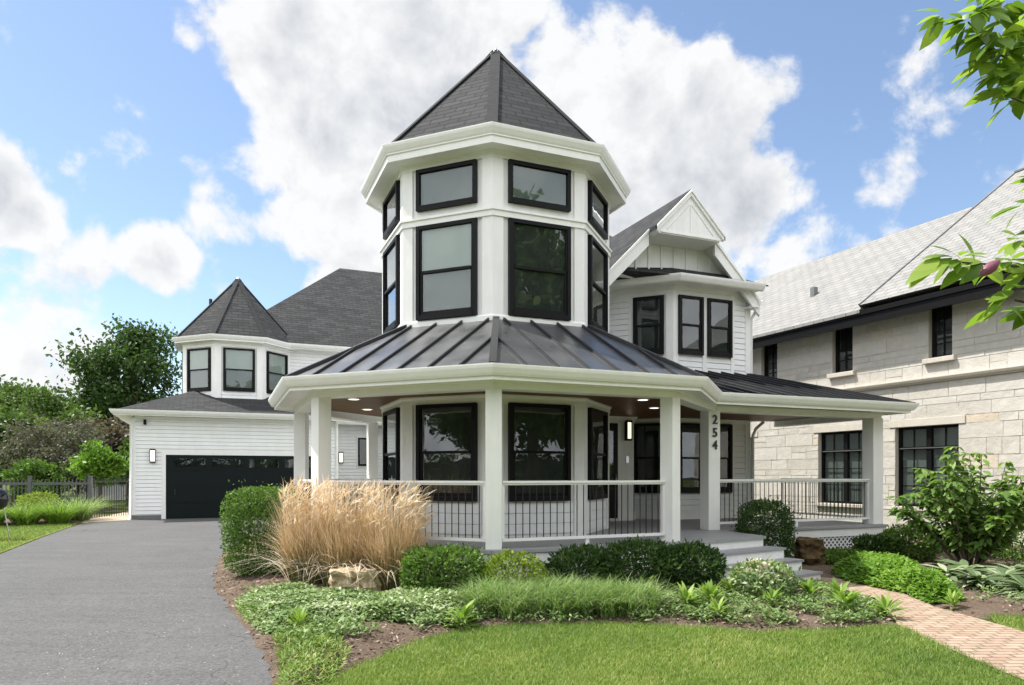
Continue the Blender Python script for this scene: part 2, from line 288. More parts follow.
# ---------------------------------------------------------------- object helpers
def tag(o, label=None, cat=None, group=None, kind=None):
    if label: o['label'] = label
    if cat: o['category'] = cat
    if group: o['group'] = group
    if kind: o['kind'] = kind
    return o
def empty(name, loc, rz=0.0):
    o = bpy.data.objects.new(name, None); col.objects.link(o); o.location = loc; o.rotation_euler = (0, 0, rz); o.empty_display_size = .2; return o
def copy_tree(o, parent=None):
    c = o.copy(); col.objects.link(c)
    if parent is not None: c.parent = parent
    for ch in list(o.children): copy_tree(ch, c)
    return c
class MB:
    """collects faces for ONE mesh object; optional wall frame (origin, right, out)"""
    def __init__(s): s.v = []; s.f = []; s.fr = None; s.sm = []
    def frame(s, org=None, r=None, n=None):
        s.fr = None if org is None else (Vector(org), Vector(r), Vector(n)); return s
    def P(s, p):
        if s.fr is None: return tuple(p)
        o, r, n = s.fr; q = o + r*p[0] + n*p[1]; return (q.x, q.y, q.z+p[2])
    def add(s, pts, faces, smooth=False):
        b = len(s.v); s.v += [s.P(p) for p in pts]
        for f in faces: s.f.append([b+i for i in f]); s.sm.append(smooth)
        return s
    def poly(s, pts): return s.add(pts, [list(range(len(pts)))])
    def box(s, x0, x1, y0, y1, z0, z1):
        return s.add([(x, y, z) for z in (z0, z1) for y in (y0, y1) for x in (x0, x1)],
                     [(0, 2, 3, 1), (4, 5, 7, 6), (0, 1, 5, 4), (2, 6, 7, 3), (0, 4, 6, 2), (1, 3, 7, 5)])
    def prism(s, pts, z0, z1):
        n = len(pts); return s.add([(x, y, z0) for x, y in pts]+[(x, y, z1) for x, y in pts],
            [list(range(n))[::-1], list(range(n, 2*n))]+[[i, (i+1) % n, n+(i+1) % n, n+i] for i in range(n)])
    def slab(s, pts, th):
        n = len(pts); return s.add(list(pts)+[(p[0], p[1], p[2]-th) for p in pts],
            [list(range(n)), list(range(n, 2*n))[::-1]]+[[i, n+i, n+(i+1) % n, (i+1) % n] for i in range(n)])
    def beam(s, a, b, wd, ht, up=(0, 0, 1)):
        a = Vector(a); b = Vector(b); d = (b-a).normalized(); u = Vector(up); x = d.cross(u)
        if x.length < 1e-5: x = d.cross(Vector((1, 0, 0)))
        x.normalize(); u = x.cross(d).normalized(); x *= wd/2; u *= ht/2
        return s.add([tuple(p) for p in (a-x-u, a+x-u, a+x+u, a-x+u, b-x-u, b+x-u, b+x+u, b-x+u)],
                     [(0, 1, 2, 3), (4, 7, 6, 5), (0, 4, 5, 1), (1, 5, 6, 2), (2, 6, 7, 3), (3, 7, 4, 0)])
    def sweep(s, path, prof, closed=False):
        n = len(path); k = len(prof); P = [Vector((p[0], p[1])) for p in path]
        def nrm(a, b): d = (b-a).normalized(); return Vector((d.y, -d.x))
        rows = []
        for i in range(n):
            if closed: a = nrm(P[i-1], P[i]); b = nrm(P[i], P[(i+1) % n])
            else:
                b = nrm(P[i], P[i+1]) if i < n-1 else nrm(P[i-1], P[i]); a = nrm(P[i-1], P[i]) if i > 0 else b
            m = (a+b)/(1+a.dot(b)); rows.append([(P[i].x+m.x*o, P[i].y+m.y*o, z) for o, z in prof])
        pts = [q for r in rows for q in r]; fs = []
        for i in range(n if closed else n-1):
            j = (i+1) % n
            for a in range(k): b = (a+1) % k; fs.append([i*k+a, i*k+b, j*k+b, j*k+a])
        if not closed: fs += [list(range(k)), list(range((n-1)*k, n*k))[::-1]]
        return s.add(pts, fs)
    def tube(s, pts, radii, seg=8, cap=True):
        P = [Vector(p) for p in pts]; n = len(P); rs = radii if isinstance(radii, (list, tuple)) else [radii]*n; rows = []
        ref = Vector((0, 0, 1)) if abs((P[-1]-P[0]).normalized().z) < .9 else Vector((1, 0, 0))
        for i in range(n):
            d = (P[min(i+1, n-1)]-P[max(i-1, 0)]).normalized(); x = d.cross(ref)
            if x.length < 1e-4: x = d.cross(Vector((0, 1, 0)))
            x.normalize(); y = d.cross(x)
            rows += [tuple(P[i]+(x*math.cos(t)+y*math.sin(t))*rs[i]) for t in (2*math.pi*q/seg for q in range(seg))]
        fs = [[i*seg+q, i*seg+(q+1) % seg, (i+1)*seg+(q+1) % seg, (i+1)*seg+q] for i in range(n-1) for q in range(seg)]
        s.add(rows, fs, True)
        if cap: s.add(rows[:seg], [list(range(seg))[::-1]]); s.add(rows[-seg:], [list(range(seg))])
        return s
    def lathe(s, c, prof, seg=16):
        k = len(prof); rows = [(c[0]+r*math.cos(2*math.pi*q/seg), c[1]+r*math.sin(2*math.pi*q/seg), c[2]+z) for r, z in prof for q in range(seg)]
        return s.add(rows, [[i*seg+q, i*seg+(q+1) % seg, (i+1)*seg+(q+1) % seg, (i+1)*seg+q] for i in range(k-1) for q in range(seg)], True)
    def siding(s, p0, p1, z0, z1, exp=.125, t=.030, gap=.014):
        a = Vector(p0); b = Vector(p1); d = (b-a).normalized(); n = Vector((d.y, -d.x)); z = z0; pts = []; k = 0
        # one continuous sawtooth profile: lap face, then a recessed joint under the next board
        while z < z1-.02:
            zt = min(z+exp, z1); pts += [(t, z+gap), (t*.62, zt), (.002, zt)]; z = zt
        pts = [(.002, z0), (.002, z0+gap)]+pts; V = []; F = []
        for o, z in pts: V += [(a.x+n.x*o, a.y+n.y*o, z), (b.x+n.x*o, b.y+n.y*o, z)]
        for i in range(len(pts)-1): F.append((2*i, 2*i+1, 2*i+3, 2*i+2))
        m = len(V); zl = 0
        for o, z in ((.0, z0), (.0, pts[-1][1])): V += [(a.x+n.x*o, a.y+n.y*o, z), (b.x+n.x*o, b.y+n.y*o, z)]
        F.append(tuple(range(0, 2*len(pts), 2))+(m+2, m)); F.append((m+1, m+3)+tuple(range(2*len(pts)-1, 0, -2)))
        return s.add(V, F)
    def build(s, name, mat, parent=None, uv=True, bevel=0, recalc=True):
        me = bpy.data.meshes.new(name); me.from_pydata(s.v, [], s.f)
        bm = bmesh.new(); bm.from_mesh(me)
        for f, sm in zip(bm.faces, s.sm): f.smooth = sm
        if recalc: bmesh.ops.recalc_face_normals(bm, faces=bm.faces)
        if uv:
            L = bm.loops.layers.uv.new('UVMap')
            for f in bm.faces:
                f.normal_update(); n = f.normal
                if abs(n.z) > .9995: h = Vector((1, 0, 0)); v = Vector((0, 1, 0))
                else:
                    h = Vector((-n.y, n.x, 0)).normalized(); v = n.cross(h).normalized()
                    if v.z < 0: v = -v; h = -h
                for lp in f.loops: c = lp.vert.co; lp[L].uv = (c.dot(h), c.dot(v))
        bm.to_mesh(me); bm.free()
        me.materials.append(mat)
        o = bpy.data.objects.new(name, me); col.objects.link(o)
        if parent is not None: o.parent = parent
        if bevel:
            b = o.modifiers.new('bevel', 'BEVEL'); b.width = bevel; b.segments = 2; b.limit_method = 'ANGLE'
        return o
def ribbons(name, P, Wd, side, mat, parent=None, tint=None, smooth=True):
    """P (N,K,3) centre lines, Wd (N,K) half widths, side (N,3) or (N,K,3)"""
    N, K, _ = P.shape
    if side.ndim == 2: side = np.repeat(side[:, None, :], K, 1)
    A = P-side*Wd[..., None]; B = P+side*Wd[..., None]
    V = np.stack([A, B], 2).reshape(-1, 3)
    idx = np.arange(N)[:, None]*(2*K)+np.arange(K-1)[None, :]*2
    F = np.stack([idx, idx+1, idx+3, idx+2], -1).reshape(-1, 4)
    me = bpy.data.meshes.new(name); me.vertices.add(len(V)); me.vertices.foreach_set('co', V.astype(np.float32).ravel())
    me.loops.add(F.size); me.loops.foreach_set('vertex_index', F.astype(np.int32).ravel())
    me.polygons.add(len(F)); me.polygons.foreach_set('loop_start', (np.arange(len(F))*4).astype(np.int32)); me.polygons.foreach_set('loop_total', np.full(len(F), 4, np.int32))
    me.polygons.foreach_set('use_smooth', np.ones(len(F), bool)) if smooth else None
    me.update(calc_edges=True)
    at = me.attributes.new('tint', 'FLOAT', 'POINT')
    if tint is None: tint = rng.random(N)
    if tint.ndim == 1: tint = np.repeat(tint[:, None], K, 1)
    at.data.foreach_set('value', np.clip(np.repeat(tint[:, :, None], 2, 2), 0, 1).astype(np.float32).ravel())
    me.materials.append(mat); o = bpy.data.objects.new(name, me); col.objects.link(o)
    if parent is not None: o.parent = parent
    return o
def unit(a): return a/np.maximum(np.linalg.norm(a, axis=-1, keepdims=True), 1e-9)
def leaves(name, pos, ax, nrm, L, Wr, mat, parent=None, tint=None, K=3, curl=.15):
    N = len(pos); ax = unit(ax); side = unit(np.cross(ax, nrm)); nn = unit(np.cross(side, ax))
    t = np.linspace(0, 1, K); prof = {3: [.12, 1, .06], 4: [.1, .95, .8, .04], 5: [.08, .8, 1, .7, .03]}[K]
    L = np.broadcast_to(L, (N,)); P = pos[:, None, :]+ax[:, None, :]*(t[None, :, None]*L[:, None, None])-nn[:, None, :]*((t**2)[None, :, None]*(L*curl)[:, None, None])
    return ribbons(name, P, (L*Wr/2)[:, None]*np.array(prof)[None, :], side, mat, parent, tint)
def blades(name, base, H, az, lean, droop, W, mat, parent=None, K=5, tint=None, taper=1.0):
    """arching grass blades: rise to height H, lean outwards, tips droop"""
    N = len(base); t = np.linspace(0, 1, K)[None, :]; d = np.stack([np.cos(az), np.sin(az), 0*az], -1)
    hor = (lean[:, None]*t+droop[:, None]*t**2.5)*H[:, None]; ver = H[:, None]*(t-.55*np.minimum(droop, 1.3)[:, None]*t**3)
    P = base[:, None, :]+d[:, None, :]*hor[..., None]; P[..., 2] += ver
    side = np.stack([-np.sin(az), np.cos(az), 0*az], -1); tw = rng.uniform(-.9, .9, N); side = side*np.cos(tw)[:, None]+d*np.sin(tw)[:, None]
    wd = W[:, None]*(1-.92*t**1.6*taper)
    return ribbons(name, P, wd, side, mat, parent, tint)
def rdir(n):
    v = rng.normal(size=(n, 3)); return unit(v)
def hz(y):
    return .16*np.clip((np.asarray(y, float)-12)/10, 0, 1)
def sheet(name, pts, dz, mat, **kw):
    bm = bmesh.new(); f = bm.faces.new([bm.verts.new((x, y, 0)) for x, y in pts])
    for yy in (12, 22):
        bmesh.ops.bisect_plane(bm, geom=bm.verts[:]+bm.edges[:]+bm.faces[:], plane_co=(0, yy, 0), plane_no=(0, 1, 0))
    for v in bm.verts: v.co.z = float(hz(v.co.y))+dz
    bmesh.ops.triangulate(bm, faces=bm.faces[:]); bmesh.ops.recalc_face_normals(bm, faces=bm.faces)
    if sum(f.normal.z for f in bm.faces) < 0: bmesh.ops.reverse_faces(bm, faces=bm.faces[:])
    L = bm.loops.layers.uv.new('UVMap')
    for f in bm.faces:
        for lp in f.loops: lp[L].uv = (lp.vert.co.x, lp.vert.co.y)
    me = bpy.data.meshes.new(name); bm.to_mesh(me); bm.free(); me.materials.append(mat)
    o = bpy.data.objects.new(name, me); col.objects.link(o); return tag(o, **kw)
def sdist(pts, poly):
    """signed distance (inside positive) of (N,2) points to polygon"""
    pts = np.asarray(pts, float); poly = np.asarray(poly, float); d = np.full(len(pts), 1e9); ins = np.zeros(len(pts), bool)
    for i in range(len(poly)):
        a = poly[i]; b = poly[(i+1) % len(poly)]; ab = b-a; t = np.clip(((pts-a)@ab)/(ab@ab), 0, 1)
        d = np.minimum(d, np.linalg.norm(pts-(a+t[:, None]*ab), axis=1))
        c = ((a[1] > pts[:, 1]) != (b[1] > pts[:, 1])); den = (b[1]-a[1]) if abs(b[1]-a[1]) > 1e-9 else 1e-9
        ins ^= c & (pts[:, 0] < (b[0]-a[0])*(pts[:, 1]-a[1])/den+a[0])
    return np.where(ins, d, -d)
def scatter(poly, n):
    poly = np.asarray(poly, float); lo = poly.min(0); hi = poly.max(0); r = np.zeros((0, 2))
    while len(r) < n:
        q = rng.uniform(lo, hi, (n, 2)); r = np.concatenate([r, q[sdist(q, poly) > 0]])
    return r[:n]
def vnoise(p, s, seed=0):
    """cheap smooth 2D noise in -1..1"""
    r = np.random.default_rng(seed); v = 0
    for k in range(5):
        a = r.uniform(0, 6.28); f = s*r.uniform(.6, 1.6); ph = r.uniform(0, 6.28); v = v+np.sin((p[..., 0]*math.cos(a)+p[..., 1]*math.sin(a))*f+ph)
    return v/5

# ---------------------------------------------------------------- ground, lawn, driveway, paths
sheet('ground', [(-400, -200), (400, -200), (400, 700), (-400, 700)], -.012, SOIL, kind='structure')
DRIVE_R = [(-1.55, 4.0), (-1.70, 4.9), (-1.83, 5.33), (-2.31, 6.44), (-3.26, 8.2), (-4.1, 9.7), (-4.47, 10.5), (-5.17, 12.2), (-5.9, 14.4), (-6.3, 16.5), (-6.45, 19), (-6.5, 24.5)]
def ragged(pts, step, amp, seed):
    r_ = np.random.default_rng(seed); o = []
    for a, b in zip(pts[:-1], pts[1:]):
        a = np.array(a); b = np.array(b); k = max(1, int(np.linalg.norm(b-a)/step))
        for i in range(k): q = a+(b-a)*i/k+(r_.normal(size=2)*amp if i or o else 0); o.append((float(q[0]), float(q[1])))
    return o+[pts[-1]]
DRIVE_R = ragged(DRIVE_R[:10], .13, .022, 3)+DRIVE_R[10:]
DRIVE = [(-5.6, -4.5), (-1.2, -4.5), (-1.3, 0)]+DRIVE_R+[(-7.5, 24.6), (-11.95, 22.45), (-12.9, 21.0), (-11.4, 17.0), (-10.1, 13.8), (-8.4, 9.5), (-6.8, 5.0), (-5.9, 0)]
sheet('driveway', DRIVE, .010, ASPHALT, kind='structure')
sheet('road', [(-120, -12), (120, -12), (120, -4.5), (-120, -4.5)], .004, ASPHALT, kind='structure')
LAWN_TOP = [(-1.54, 5.33), (-1.40, 5.54), (-1.05, 6.38), (-.815, 6.96), (-.26, 7.37), (.4, 7.52), (1.05, 7.52), (2.09, 7.32), (2.5, 7.12), (2.96, 7.2), (3.7, 7.32), (4.09, 7.42)]
LAWN_TOP = ragged(LAWN_TOP, .12, .018, 4)
PATH_L = [(3.62, 10.35), (4.2, 10.2), (4.62, 9.7), (4.68, 9.0), (4.42, 8.2), (4.09, 7.42), (3.98, 6.22), (3.96, 5.52), (3.98, 4.5), (4.1, 2), (4.2, -4.4)]
PATH_R = [(5.4, -4.4), (5.35, 2), (5.28, 5.5), (5.2, 7.11), (5.10, 8.45), (5.3, 9.7), (5.0, 10.75), (4.3, 11.15), (3.75, 11.0)]
LAWN = [(-1.52, 4.0)]+LAWN_TOP+[(4.0, 6.22), (3.98, 5.52), (4.0, 4.5), (4.12, 2), (4.22, -4.4), (-1.0, -4.4), (-1.1, 0)]
sheet('lawn', LAWN, .006, LAWNMAT, kind='structure')
sheet('brick_path', PATH_L+PATH_R, .014, BRICKPATH, kind='structure')
LAWN_R = [(5.38, -4.4), (12, -4.4), (12, 7.2), (7.1, 7.5), (6.0, 7.9), (5.45, 8.05), (5.2, 7.5), (5.22, 7.0), (5.30, 5.5), (5.36, 2)]
sheet('lawn', LAWN_R, .006, LAWNMAT, kind='structure')
LAWN_L = [(-5.95, 0), (-6.85, 5.0), (-8.45, 9.5), (-10.15, 13.8), (-11.45, 17.0), (-12.95, 21.0), (-14.2, 20.4), (-15.5, 18.8), (-24, 17.5), (-24, 0)]
sheet('lawn', LAWN_L, .006, LAWNMAT, kind='structure')
sheet('side_path', [(-12.95, 21.05), (-11.97, 22.40), (-12.25, 22.6), (-13.4, 26), (-15.5, 33), (-16.9, 33), (-14.6, 26), (-13.75, 22.6)], .014, CONCRETE, kind='structure')

BED = [q for q in DRIVE_R if 4.9 <= q[1] <= 16.6][::3]+[(-5.0, 17), (-3, 14), (0, 12), (3, 11.6), (3.9, 11.2)]+[(3.55, 10.3), (4.15, 10.15), (4.56, 9.7), (4.62, 9.0), (4.36, 8.2), (4.05, 7.45)]+LAWN_TOP[::-3]+[(-1.5, 4.9)]
BED_R = [(3.8, 11.15), (4.4, 11.25), (5.1, 10.85), (5.4, 9.7), (5.2, 8.45), (5.3, 7.95), (6.0, 7.85), (7.1, 7.5), (12, 7.3), (12, 19), (3.5, 13.2)]
BED_L = [(-13.0, 20.95), (-14.2, 20.4), (-15.5, 18.8), (-24, 17.5), (-24, 24), (-14.1, 25), (-13.75, 22.7), (-12.9, 21.1)]
BEDS = []
def bed(name, poly, step, mound, ramp):
    poly = np.array(poly, float); lo = poly.min(0)-.3; hi = poly.max(0)+.3
    xs = np.arange(lo[0], hi[0], step); ys = np.arange(lo[1], hi[1], step); X, Y = np.meshgrid(xs, ys, indexing='ij'); p = np.stack([X.ravel(), Y.ravel()], 1)
    s = sdist(p, poly); z = np.where(s > 0, .008+mound*np.clip(s/ramp, 0, 1)**.8, .008+s*.25)+.012*vnoise(p, 9, 3)*np.clip(s*6, 0, 1)+.010*rng.normal(size=len(p))*np.clip(s*4, 0, 1)+hz(p[:, 1])
    nx, ny = X.shape; ok = s > -.22; idx = np.arange(nx*ny).reshape(nx, ny); q = np.stack([idx[:-1, :-1], idx[1:, :-1], idx[1:, 1:], idx[:-1, 1:]], -1).reshape(-1, 4); q = q[ok[q].all(1)]
    me = bpy.data.meshes.new(name); me.from_pydata(np.column_stack([p, z]).tolist(), [], q.tolist()); me.polygons.foreach_set('use_smooth', np.ones(len(q), bool)); me.materials.append(MULCH)
    o = bpy.data.objects.new(name, me); col.objects.link(o); tag(o, kind='structure'); BEDS.append((poly, mound, ramp)); return o
bed('mulch_bed', BED, .07, .10, .7); bed('mulch_bed', BED_R, .09, .07, .7); bed('mulch_bed', BED_L, .2, .05, .6)
def gz(x, y):
    """ground height incl. planting beds"""
    p = np.stack(np.broadcast_arrays(np.asarray(x, float), np.asarray(y, float)), -1).reshape(-1, 2); z = hz(p[:, 1])
    for poly, m, r in BEDS:
        s = sdist(p, poly); z = np.where(s > 0, np.maximum(z, hz(p[:, 1])+.008+m*np.clip(s/r, 0, 1)**.8), z)
    return z

# ---------------------------------------------------------------- the white house (all its parts in the house's own axes)
A0 = R(22.5); HX, HY = -.30, 12.9
house = empty('house', (HX, HY, 0), A0)
tag(house, 'white Victorian style house with octagonal corner tower, dark roofs and wraparound porch', 'house')
def W2L(x, y):
    dx, dy = x-HX, y-HY; return (dx*math.cos(A0)+dy*math.sin(A0), -dx*math.sin(A0)+dy*math.cos(A0))
def V(r, k, c=(0, 0)):
    a = R(-112.5+45*k); return (c[0]+r*math.cos(a), c[1]+r*math.sin(a))
def octa(r, c=(0, 0)): return [V(r, k, c) for k in range(8)]
C8 = math.cos(math.pi/8)
def ring(mb, r, prof, c=(0, 0)): return mb.sweep(octa(r, c), prof, True)

def window(org, ang, z0, z1, wd, style='double', upper=None, lower=None, grid=None, par=None):
    """double-hung black window standing on a wall point org (local x,y); ang = direction the wall faces"""
    n = Vector((math.cos(ang), math.sin(ang), 0)); r = Vector((-n.y, n.x, 0)); o3 = (org[0], org[1], 0)
    par = par or house
    h = wd/2; f = .06; m = MB().frame(o3, r, n)
    m.box(-h, -h+f, .002, .075, z0, z1); m.box(h-f, h, .002, .075, z0, z1); m.box(-h+f, h-f, .002, .075, z1-f, z1); m.box(-h+f, h-f, .002, .085, z0, z0+f*1.2)
    zi0, zi1 = z0+f*1.2, z1-f; zm = (zi0+zi1)/2; s = .04
    if style == 'double':
        for a, b, y in ((zi0, zm+.02, .048), (zm-.02, zi1, .060)):
            m.box(-h+f, -h+f+s, .004, y, a, b) if a == zi0 else m.box(-h+f, -h+f+s*.6, .004, y, zm+.021, b)
            m.box(h-f-s, h-f, .004, y, a, b) if a == zi0 else m.box(h-f-s*.6, h-f, .004, y, zm+.021, b)
        m.box(-h+f+s, h-f-s, .004, .052, zi0, zi0+.06); m.box(-h+f+s*1.01, h-f-s*1.01, .006, .064, zm-.021, zm+.021)
    win = m.build('window', BLACK, par)
    bl = MB().frame(o3, r, n); up = upper or ROOM; lo = lower or ROOM
    if style == 'double':
        for a, b, mt, nm in ((zm, zi1, up, 'upper_blind'), (zi0, zm, lo, 'lower_blind')):
            MB().frame(o3, r, n).box(-h+f, h-f, .006, .012, a, b).build('blind' if mt in (BLIND, GREYBLIND) else 'backing', mt, win)
        MB().frame(o3, r, n).box(-h+f, h-f, .034, .038, zm, zi1).build('pane', GLASS, win)
        MB().frame(o3, r, n).box(-h+f+s*.5, h-f-s*.5, .024, .028, zi0+.03, zm).build('pane', GLASS, win)
    else:
        MB().frame(o3, r, n).box(-h+f, h-f, .006, .012, zi0, zi1).build('blind' if up in (BLIND, GREYBLIND) else 'backing', up, win)
        MB().frame(o3, r, n).box(-h+f, h-f, .034, .038, zi0, zi1).build('pane', GLASS, win)
        if style == 'split':
            MB().frame(o3, r, n).box(-.02, .02, .02, .07, zi0, zi1).build('muntin', BLACK, win)
    if grid:
        g = MB().frame(o3, r, n); nx, nz = grid
        for i in range(1, nx): x = -h+f+(wd-2*f)*i/nx; g.box(x-.011, x+.011, .040, .058, zi0, zi1)
        for j in range(1, nz): z = zi0+(zi1-zi0)*j/nz; g.box(-h+f, h-f, .041, .056, z-.010, z+.010)
        g.build('glazing_bars', BLACK, win)
    return win
def wface(k, r, c=(0, 0)):
    a = V(r, k, c); b = V(r, k+1, c); return ((a[0]+b[0])/2, (a[1]+b[1])/2), R(-112.5+45*k+22.5)

# --- corner tower
RT = 2.064
MB().prism(octa(RT), .62, 6.66).build('tower_wall', WHITE, house)
for k in range(-2, 4):
    for z0, z1, nm in ((.62, 2.86, 'lower'), (4.08, 6.60, 'upper')):
        m = MB(); a = V(RT, k-1); p = V(RT, k); b = V(RT, k+1)
        da = (Vector(a)-Vector(p)).normalized(); db = (Vector(b)-Vector(p)).normalized(); wv = .17
        q0 = Vector(p)+da*wv; q1 = Vector(p)+db*wv
        m.sweep([tuple(q0), p, tuple(q1)], [(.001, z0), (.028, z0), (.028, z1), (.001, z1)])
        m.build('corner_board', WHITE, house)
PC = (.055, -.023)   # the porch octagon sits a touch off the tower axis
ring(MB(), RT, [(-.1, 5.61), (.05, 5.61), (.05, 5.69), (.075, 5.70), (.075, 5.735), (-.1, 5.735)]).build('belt_moulding', TRIM, house)
ring(MB(), RT, [(-.1, 3.98), (.055, 3.98), (.055, 4.06), (.035, 4.085), (-.1, 4.085)]).build('base_moulding', TRIM, house)
ring(MB(), RT, [(-.1, 6.52), (.04, 6.52), (.04, 6.60), (.06, 6.61), (.06, 6.64), (-.1, 6.64)]).build('frieze', TRIM, house)
ring(MB(), RT, [(-.1, 2.73), (.04, 2.73), (.04, 2.80), (.065, 2.83), (.065, 2.858), (-.1, 2.858)]).build('frieze', TRIM, house)
for k in range(-2, 3):
    c, a = wface(k, RT)
    ub = {-1: BLIND, -2: GREYBLIND}.get(k, ROOM); lb = {-1: GREYBLIND}.get(k, ROOM)
    window(c, a, 4.09, 5.60, 1.07, 'double', ub, lb)
    window(c, a, 5.85, 6.51, 1.07, 'fixed', GREYBLIND if k in (-1, 0) else ROOM)
    window(c, a, 1.185, 2.725, 1.07, 'double', ROOM, ROOM)
    # lap panel under the ground floor window, side battens
    p0 = Vector(V(RT, k)); p1 = Vector(V(RT, k+1)); d = (p1-p0).normalized(); h = (p1-p0).length
    MB().siding(tuple(p0+d*.19), tuple(p1-d*.19), .66, 1.16, .165, .024, .01).build('siding_panel', SIDING, house)
# tower eave: soffit, fascia, moulded gutter
RE = 2.40
ring(MB(), RE, [(-.42, 6.625), (-.02, 6.625), (-.02, 6.66), (-.42, 6.66)]).build('soffit', TRIM, house)
ring(MB(), RE, [(-.05, 6.60), (.0, 6.60), (.0, 6.70), (.022, 6.71), (.022, 6.74), (-.05, 6.74)]).build('fascia', TRIM, house)
GUT = lambda z: [(.0, z), (.035, z), (.06, z+.03), (.095, z+.09), (.105, z+.125), (.105, z+.14), (.085, z+.14), (.085, z+.115), (.0, z+.115)]
ring(MB(), RE-.02, GUT(6.72)).build('gutter', TRIM, house)
def spire(c, rb, zb, za, name):
    m = MB(); p = octa(rb, c); ap = (c[0], c[1], za)
    for k in range(8): m.poly([(*p[k], zb), (*p[(k+1) % 8], zb), ap])
    m.poly([(*q, zb) for q in p[::-1]])
    o = m.build(name, SHINGLE, house)
    cp = MB()
    for k in range(8): a = Vector((*p[k], zb+.012)); b = Vector((c[0], c[1], za+.012)); cp.beam(a+(b-a)*.0, b-(b-a)*.02, .17, .016)
    cp.build('ridge_caps', CAP, o)
    t = MB(); hgt = za-zb; f = .06; q = octa(rb*f, c)
    for k in range(8): t.poly([(*q[k], za-hgt*f+.035), (*q[(k+1) % 8], za-hgt*f+.035), (c[0], c[1], za+.06)])
    t.build('finial_cap', STEEL, o); return o
spire((0, 0), 2.40, 6.83, 9.42, 'tower_roof')

# --- wraparound porch: deck, steps
DK = 3.85
B0 = (1.70, -3.557); B1 = (3.42, -3.20)
deckpoly = [V(DK, -3.2, PC), V(DK, -2, PC), V(DK, -1, PC), V(DK, 0, PC), V(DK, 1, PC), B0, B1, (3.58, -2.06), (7.56, -2.06), (7.56, .9), (3.2, 1.2), (0, 2.2)]
deck = MB().prism(deckpoly, .575, .62).build('porch_deck', DECK, house)
MB().sweep([V(DK-.03, -3.2, PC), V(DK-.03, -2, PC), V(DK-.03, -1, PC), V(DK-.03, 0, PC), (V(DK-.03, 1, PC)[0], V(DK-.03, 1, PC)[1]), (B0[0], B0[1]+.03), (B1[0]-.03, B1[1]+.03), (3.54, -2.03), (7.53, -2.03), (7.53, .9)],
     [(-.03, .42), (0, .42), (0, .574), (-.03, .574)]).build('deck_fascia', WHITE, house)
MB().sweep([V(DK-.06, -3.2, PC), V(DK-.06, -2, PC), V(DK-.06, -1, PC), V(DK-.06, 0, PC), V(DK-.06, 1, PC), (B0[0], B0[1]+.07), (B1[0]-.07, B1[1]+.06), (3.5, -2.0)],
     [(-.03, -.05), (0, -.05), (0, .43), (-.03, .43)]).build('skirt_board', WHITE, house)
# diagonal lattice below the side porch
lt = MB().frame((3.6, -2.0, 0), (1, 0, 0), (0, -1, 0)); L_ = 3.9
x = -.45
while x < L_:
    for sgn in (1, -1):
        a = (x, .42) if sgn == 1 else (x, .0); b = (x+.42, 0) if sgn == 1 else (x+.42, .42)
        if b[0] > L_ or x < 0: continue
        lt.add([(a[0]-.02, .004 if sgn == 1 else .012, a[1]), (a[0]+.02, .004 if sgn == 1 else .012, a[1]), (b[0]+.02, .004 if sgn == 1 else .012, b[1]), (b[0]-.02, .004 if sgn == 1 else .012, b[1])], [(0, 1, 2, 3)])
    x += .105
lt.box(0, L_, -.02, .02, .0, .05)
lt.build('porch_lattice', WHITE, house)
MB().box(3.6, 7.5, -1.9, -1.86, -.02, .43).build('porch_skirt_backing', FOUND, house)
dd = (Vector(B1)-Vector(B0)).normalized(); dn_ = Vector((dd.y, -dd.x))
for i in range(1, 4):
    zt = .62-.163*i; a = Vector(B0)+dd*.12+dn_*(.28*(i-1)-.02); b = Vector(B1)+dn_*(.28*(i-1)-.02)+dd*(.05*i); q = dn_*.31
    st = MB().prism([tuple(a), tuple(b), tuple(b+q), tuple(a+q)][::-1], -.05, zt-.035).build('step', WHITE, house)
    q2 = dn_*.335; MB().prism([tuple(a-dd*.01), tuple(b+dd*.025), tuple(b+q2+dd*.025), tuple(a+q2-dd*.01)][::-1], zt-.034, zt).build('tread', DECK, st)

# --- columns
RC = 3.64
def column(p, ang, s=.215, name='column'):
    r = Vector((math.cos(ang), math.sin(ang), 0)); n = Vector((r.y, -r.x, 0))
    m = MB().frame((p[0], p[1], 0), r, n); h = s/2
    return m.box(-h, h, -h, h, .621, 2.735).build(name, TRIM, house, bevel=.008)
colp = {k: V(RC, k, PC) for k in (-2, -1, 0, 1)}
for k in colp: column(colp[k], R(-112.5+45*k+90))
CB = W2L(-3.06, 15.35); column(CB, 0, .215)
C254 = (3.42, -1.80); CR = (7.43, -1.80)
c254 = column(C254, 0, .25); column(CR, 0, .27)
